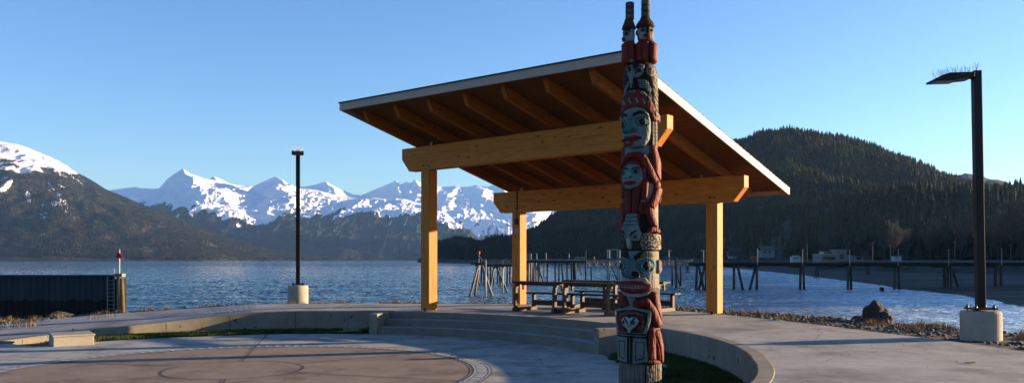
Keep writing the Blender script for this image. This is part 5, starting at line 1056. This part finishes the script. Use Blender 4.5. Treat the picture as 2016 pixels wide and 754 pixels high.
# two watchmen on top
def prof(c, v0, v1, w): return lambda v: max(2, w * (max(0, 1 - abs((v - c) / ((v1 - v0) / 2)) ** 3.2)) ** .5)
def watchman(cu, w, hc, hwid, hat, stack, bshape, hshape, dep, rings):
    g = 'watchman'
    body = surf(g, 308, 492, cu, prof(400, 300, 500, w), bshape, RD2, tp, caps=True, depth=dep)
    surf('head', 200, 328, hc, prof(264, 196, 332, hwid), hshape, BRN, body, dv=1.6, caps=True, depth=dep)
    (h0, h1, r0, r1) = hat
    surf('hat', h0, h1, hc, lambda v: r0 + (r1 - r0) * sst(0, 1, (v - h0) / (h1 - h0 - 14)) if v < h1 - 12 else r1 - (v - h1 + 12) * .9, [Lm([(hc - 90, h1 - 16, 3), (hc + 90, h1 - 16, 3)], BLK, 2, None)], (.09, .035, .025), body, caps=True, depth=dep)
    (s0, s1, r, sc_) = stack; k = rings; e = (s1 - s0) / k
    surf('hat_rings', s0, s1, sc_, lambda v: r - 2.5 * (((v - s0) % e) < 3.5) - (3 if v - s0 < 3 else 0), [E(sc_ - 8, s0 + e * (q + .5), 14, 8, (.16, .17, .16), 1, None) for q in range(k)] + [Lm([(sc_ - 50, s0 + e * q, 2.2), (sc_ + 50, s0 + e * q, 2.2)], BLK, -3, None) for q in range(1, k + 1)], (.075, .08, .078), body, dv=1.8, caps=True, depth=dep)
watchman(222, 54, 219, 46, (148, 232, 33, 54), (22, 150, 33, 226), 3 and [P([(150, 300), (300, 300), (300, 500), (150, 500)], RD2, 1, 0, 10), Lm([(196, 350, 24), (198, 470, 24)], RED, None, 6), Lm([(240, 335, 22), (238, 430, 24), (236, 470, 12)], RED, None, 6), Lm([(262, 310, 10), (262, 470, 9)], BLK, 2, 0), E(250, 470, 30, 14, (.26, .24, .2), 6)],
    [P([(172, 240), (262, 215), (262, 320), (176, 325)], (.30, .33, .34), 4, 0, 14), E(204, 250, 28, 14, BLK, 3)] + eye(203, 262, 16, 14, -10, PAL, PAL) + [P([(170, 280), (190, 285), (196, 312), (176, 312)], RD2, 8, 4, 8), E(246, 245, 9, 18, PAL, 8, 4), P([(196, 225), (240, 215), (232, 240), (200, 245)], BLK, 3)], .02, 3)
watchman(345, 76, 341, 62, (132, 216, 36, 74), (5, 136, 35, 344), [P([(250, 300), (440, 300), (440, 500), (250, 500)], RD2, 1, 0, 10), Lm([(296, 345, 26), (292, 455, 30)], RED, None, 6), Lm([(340, 330, 22), (346, 395, 22), (342, 460, 26)], RED, None, 10), Lm([(368, 320, 8), (366, 480, 7)], BLK, 2, 0), Lm([(398, 345, 24), (394, 460, 24)], RED, None, 8), Lm([(300, 325, 14), (352, 318, 14), (400, 330, 12)], RED, None, 6)],
    [P([(280, 215), (352, 205), (352, 310), (292, 305)], (.33, .37, .38), 5, 0, 14), P([(352, 205), (410, 210), (400, 300), (356, 312)], (.20, .16, .10), 3, 0, 12), P([(345, 205), (372, 205), (370, 262), (345, 268)], BLK, 10, 4, 8), P([(300, 222), (330, 208), (346, 222), (318, 226)], BLK, 3)] + eye(324, 242, 15, 12, 0, PAL, PAL) + eye(386, 240, 9, 11, 0, (.20, .16, .10), PAL) + [E(350, 284, 26, 14, LIPR, 10, 5), Lm([(326, 284, 2), (374, 284, 2)], BLK, -4, None), E(283, 245, 9, 22, PAL, 10, 3), E(283, 245, 4, 12, RD2, 2)], .0, 3)
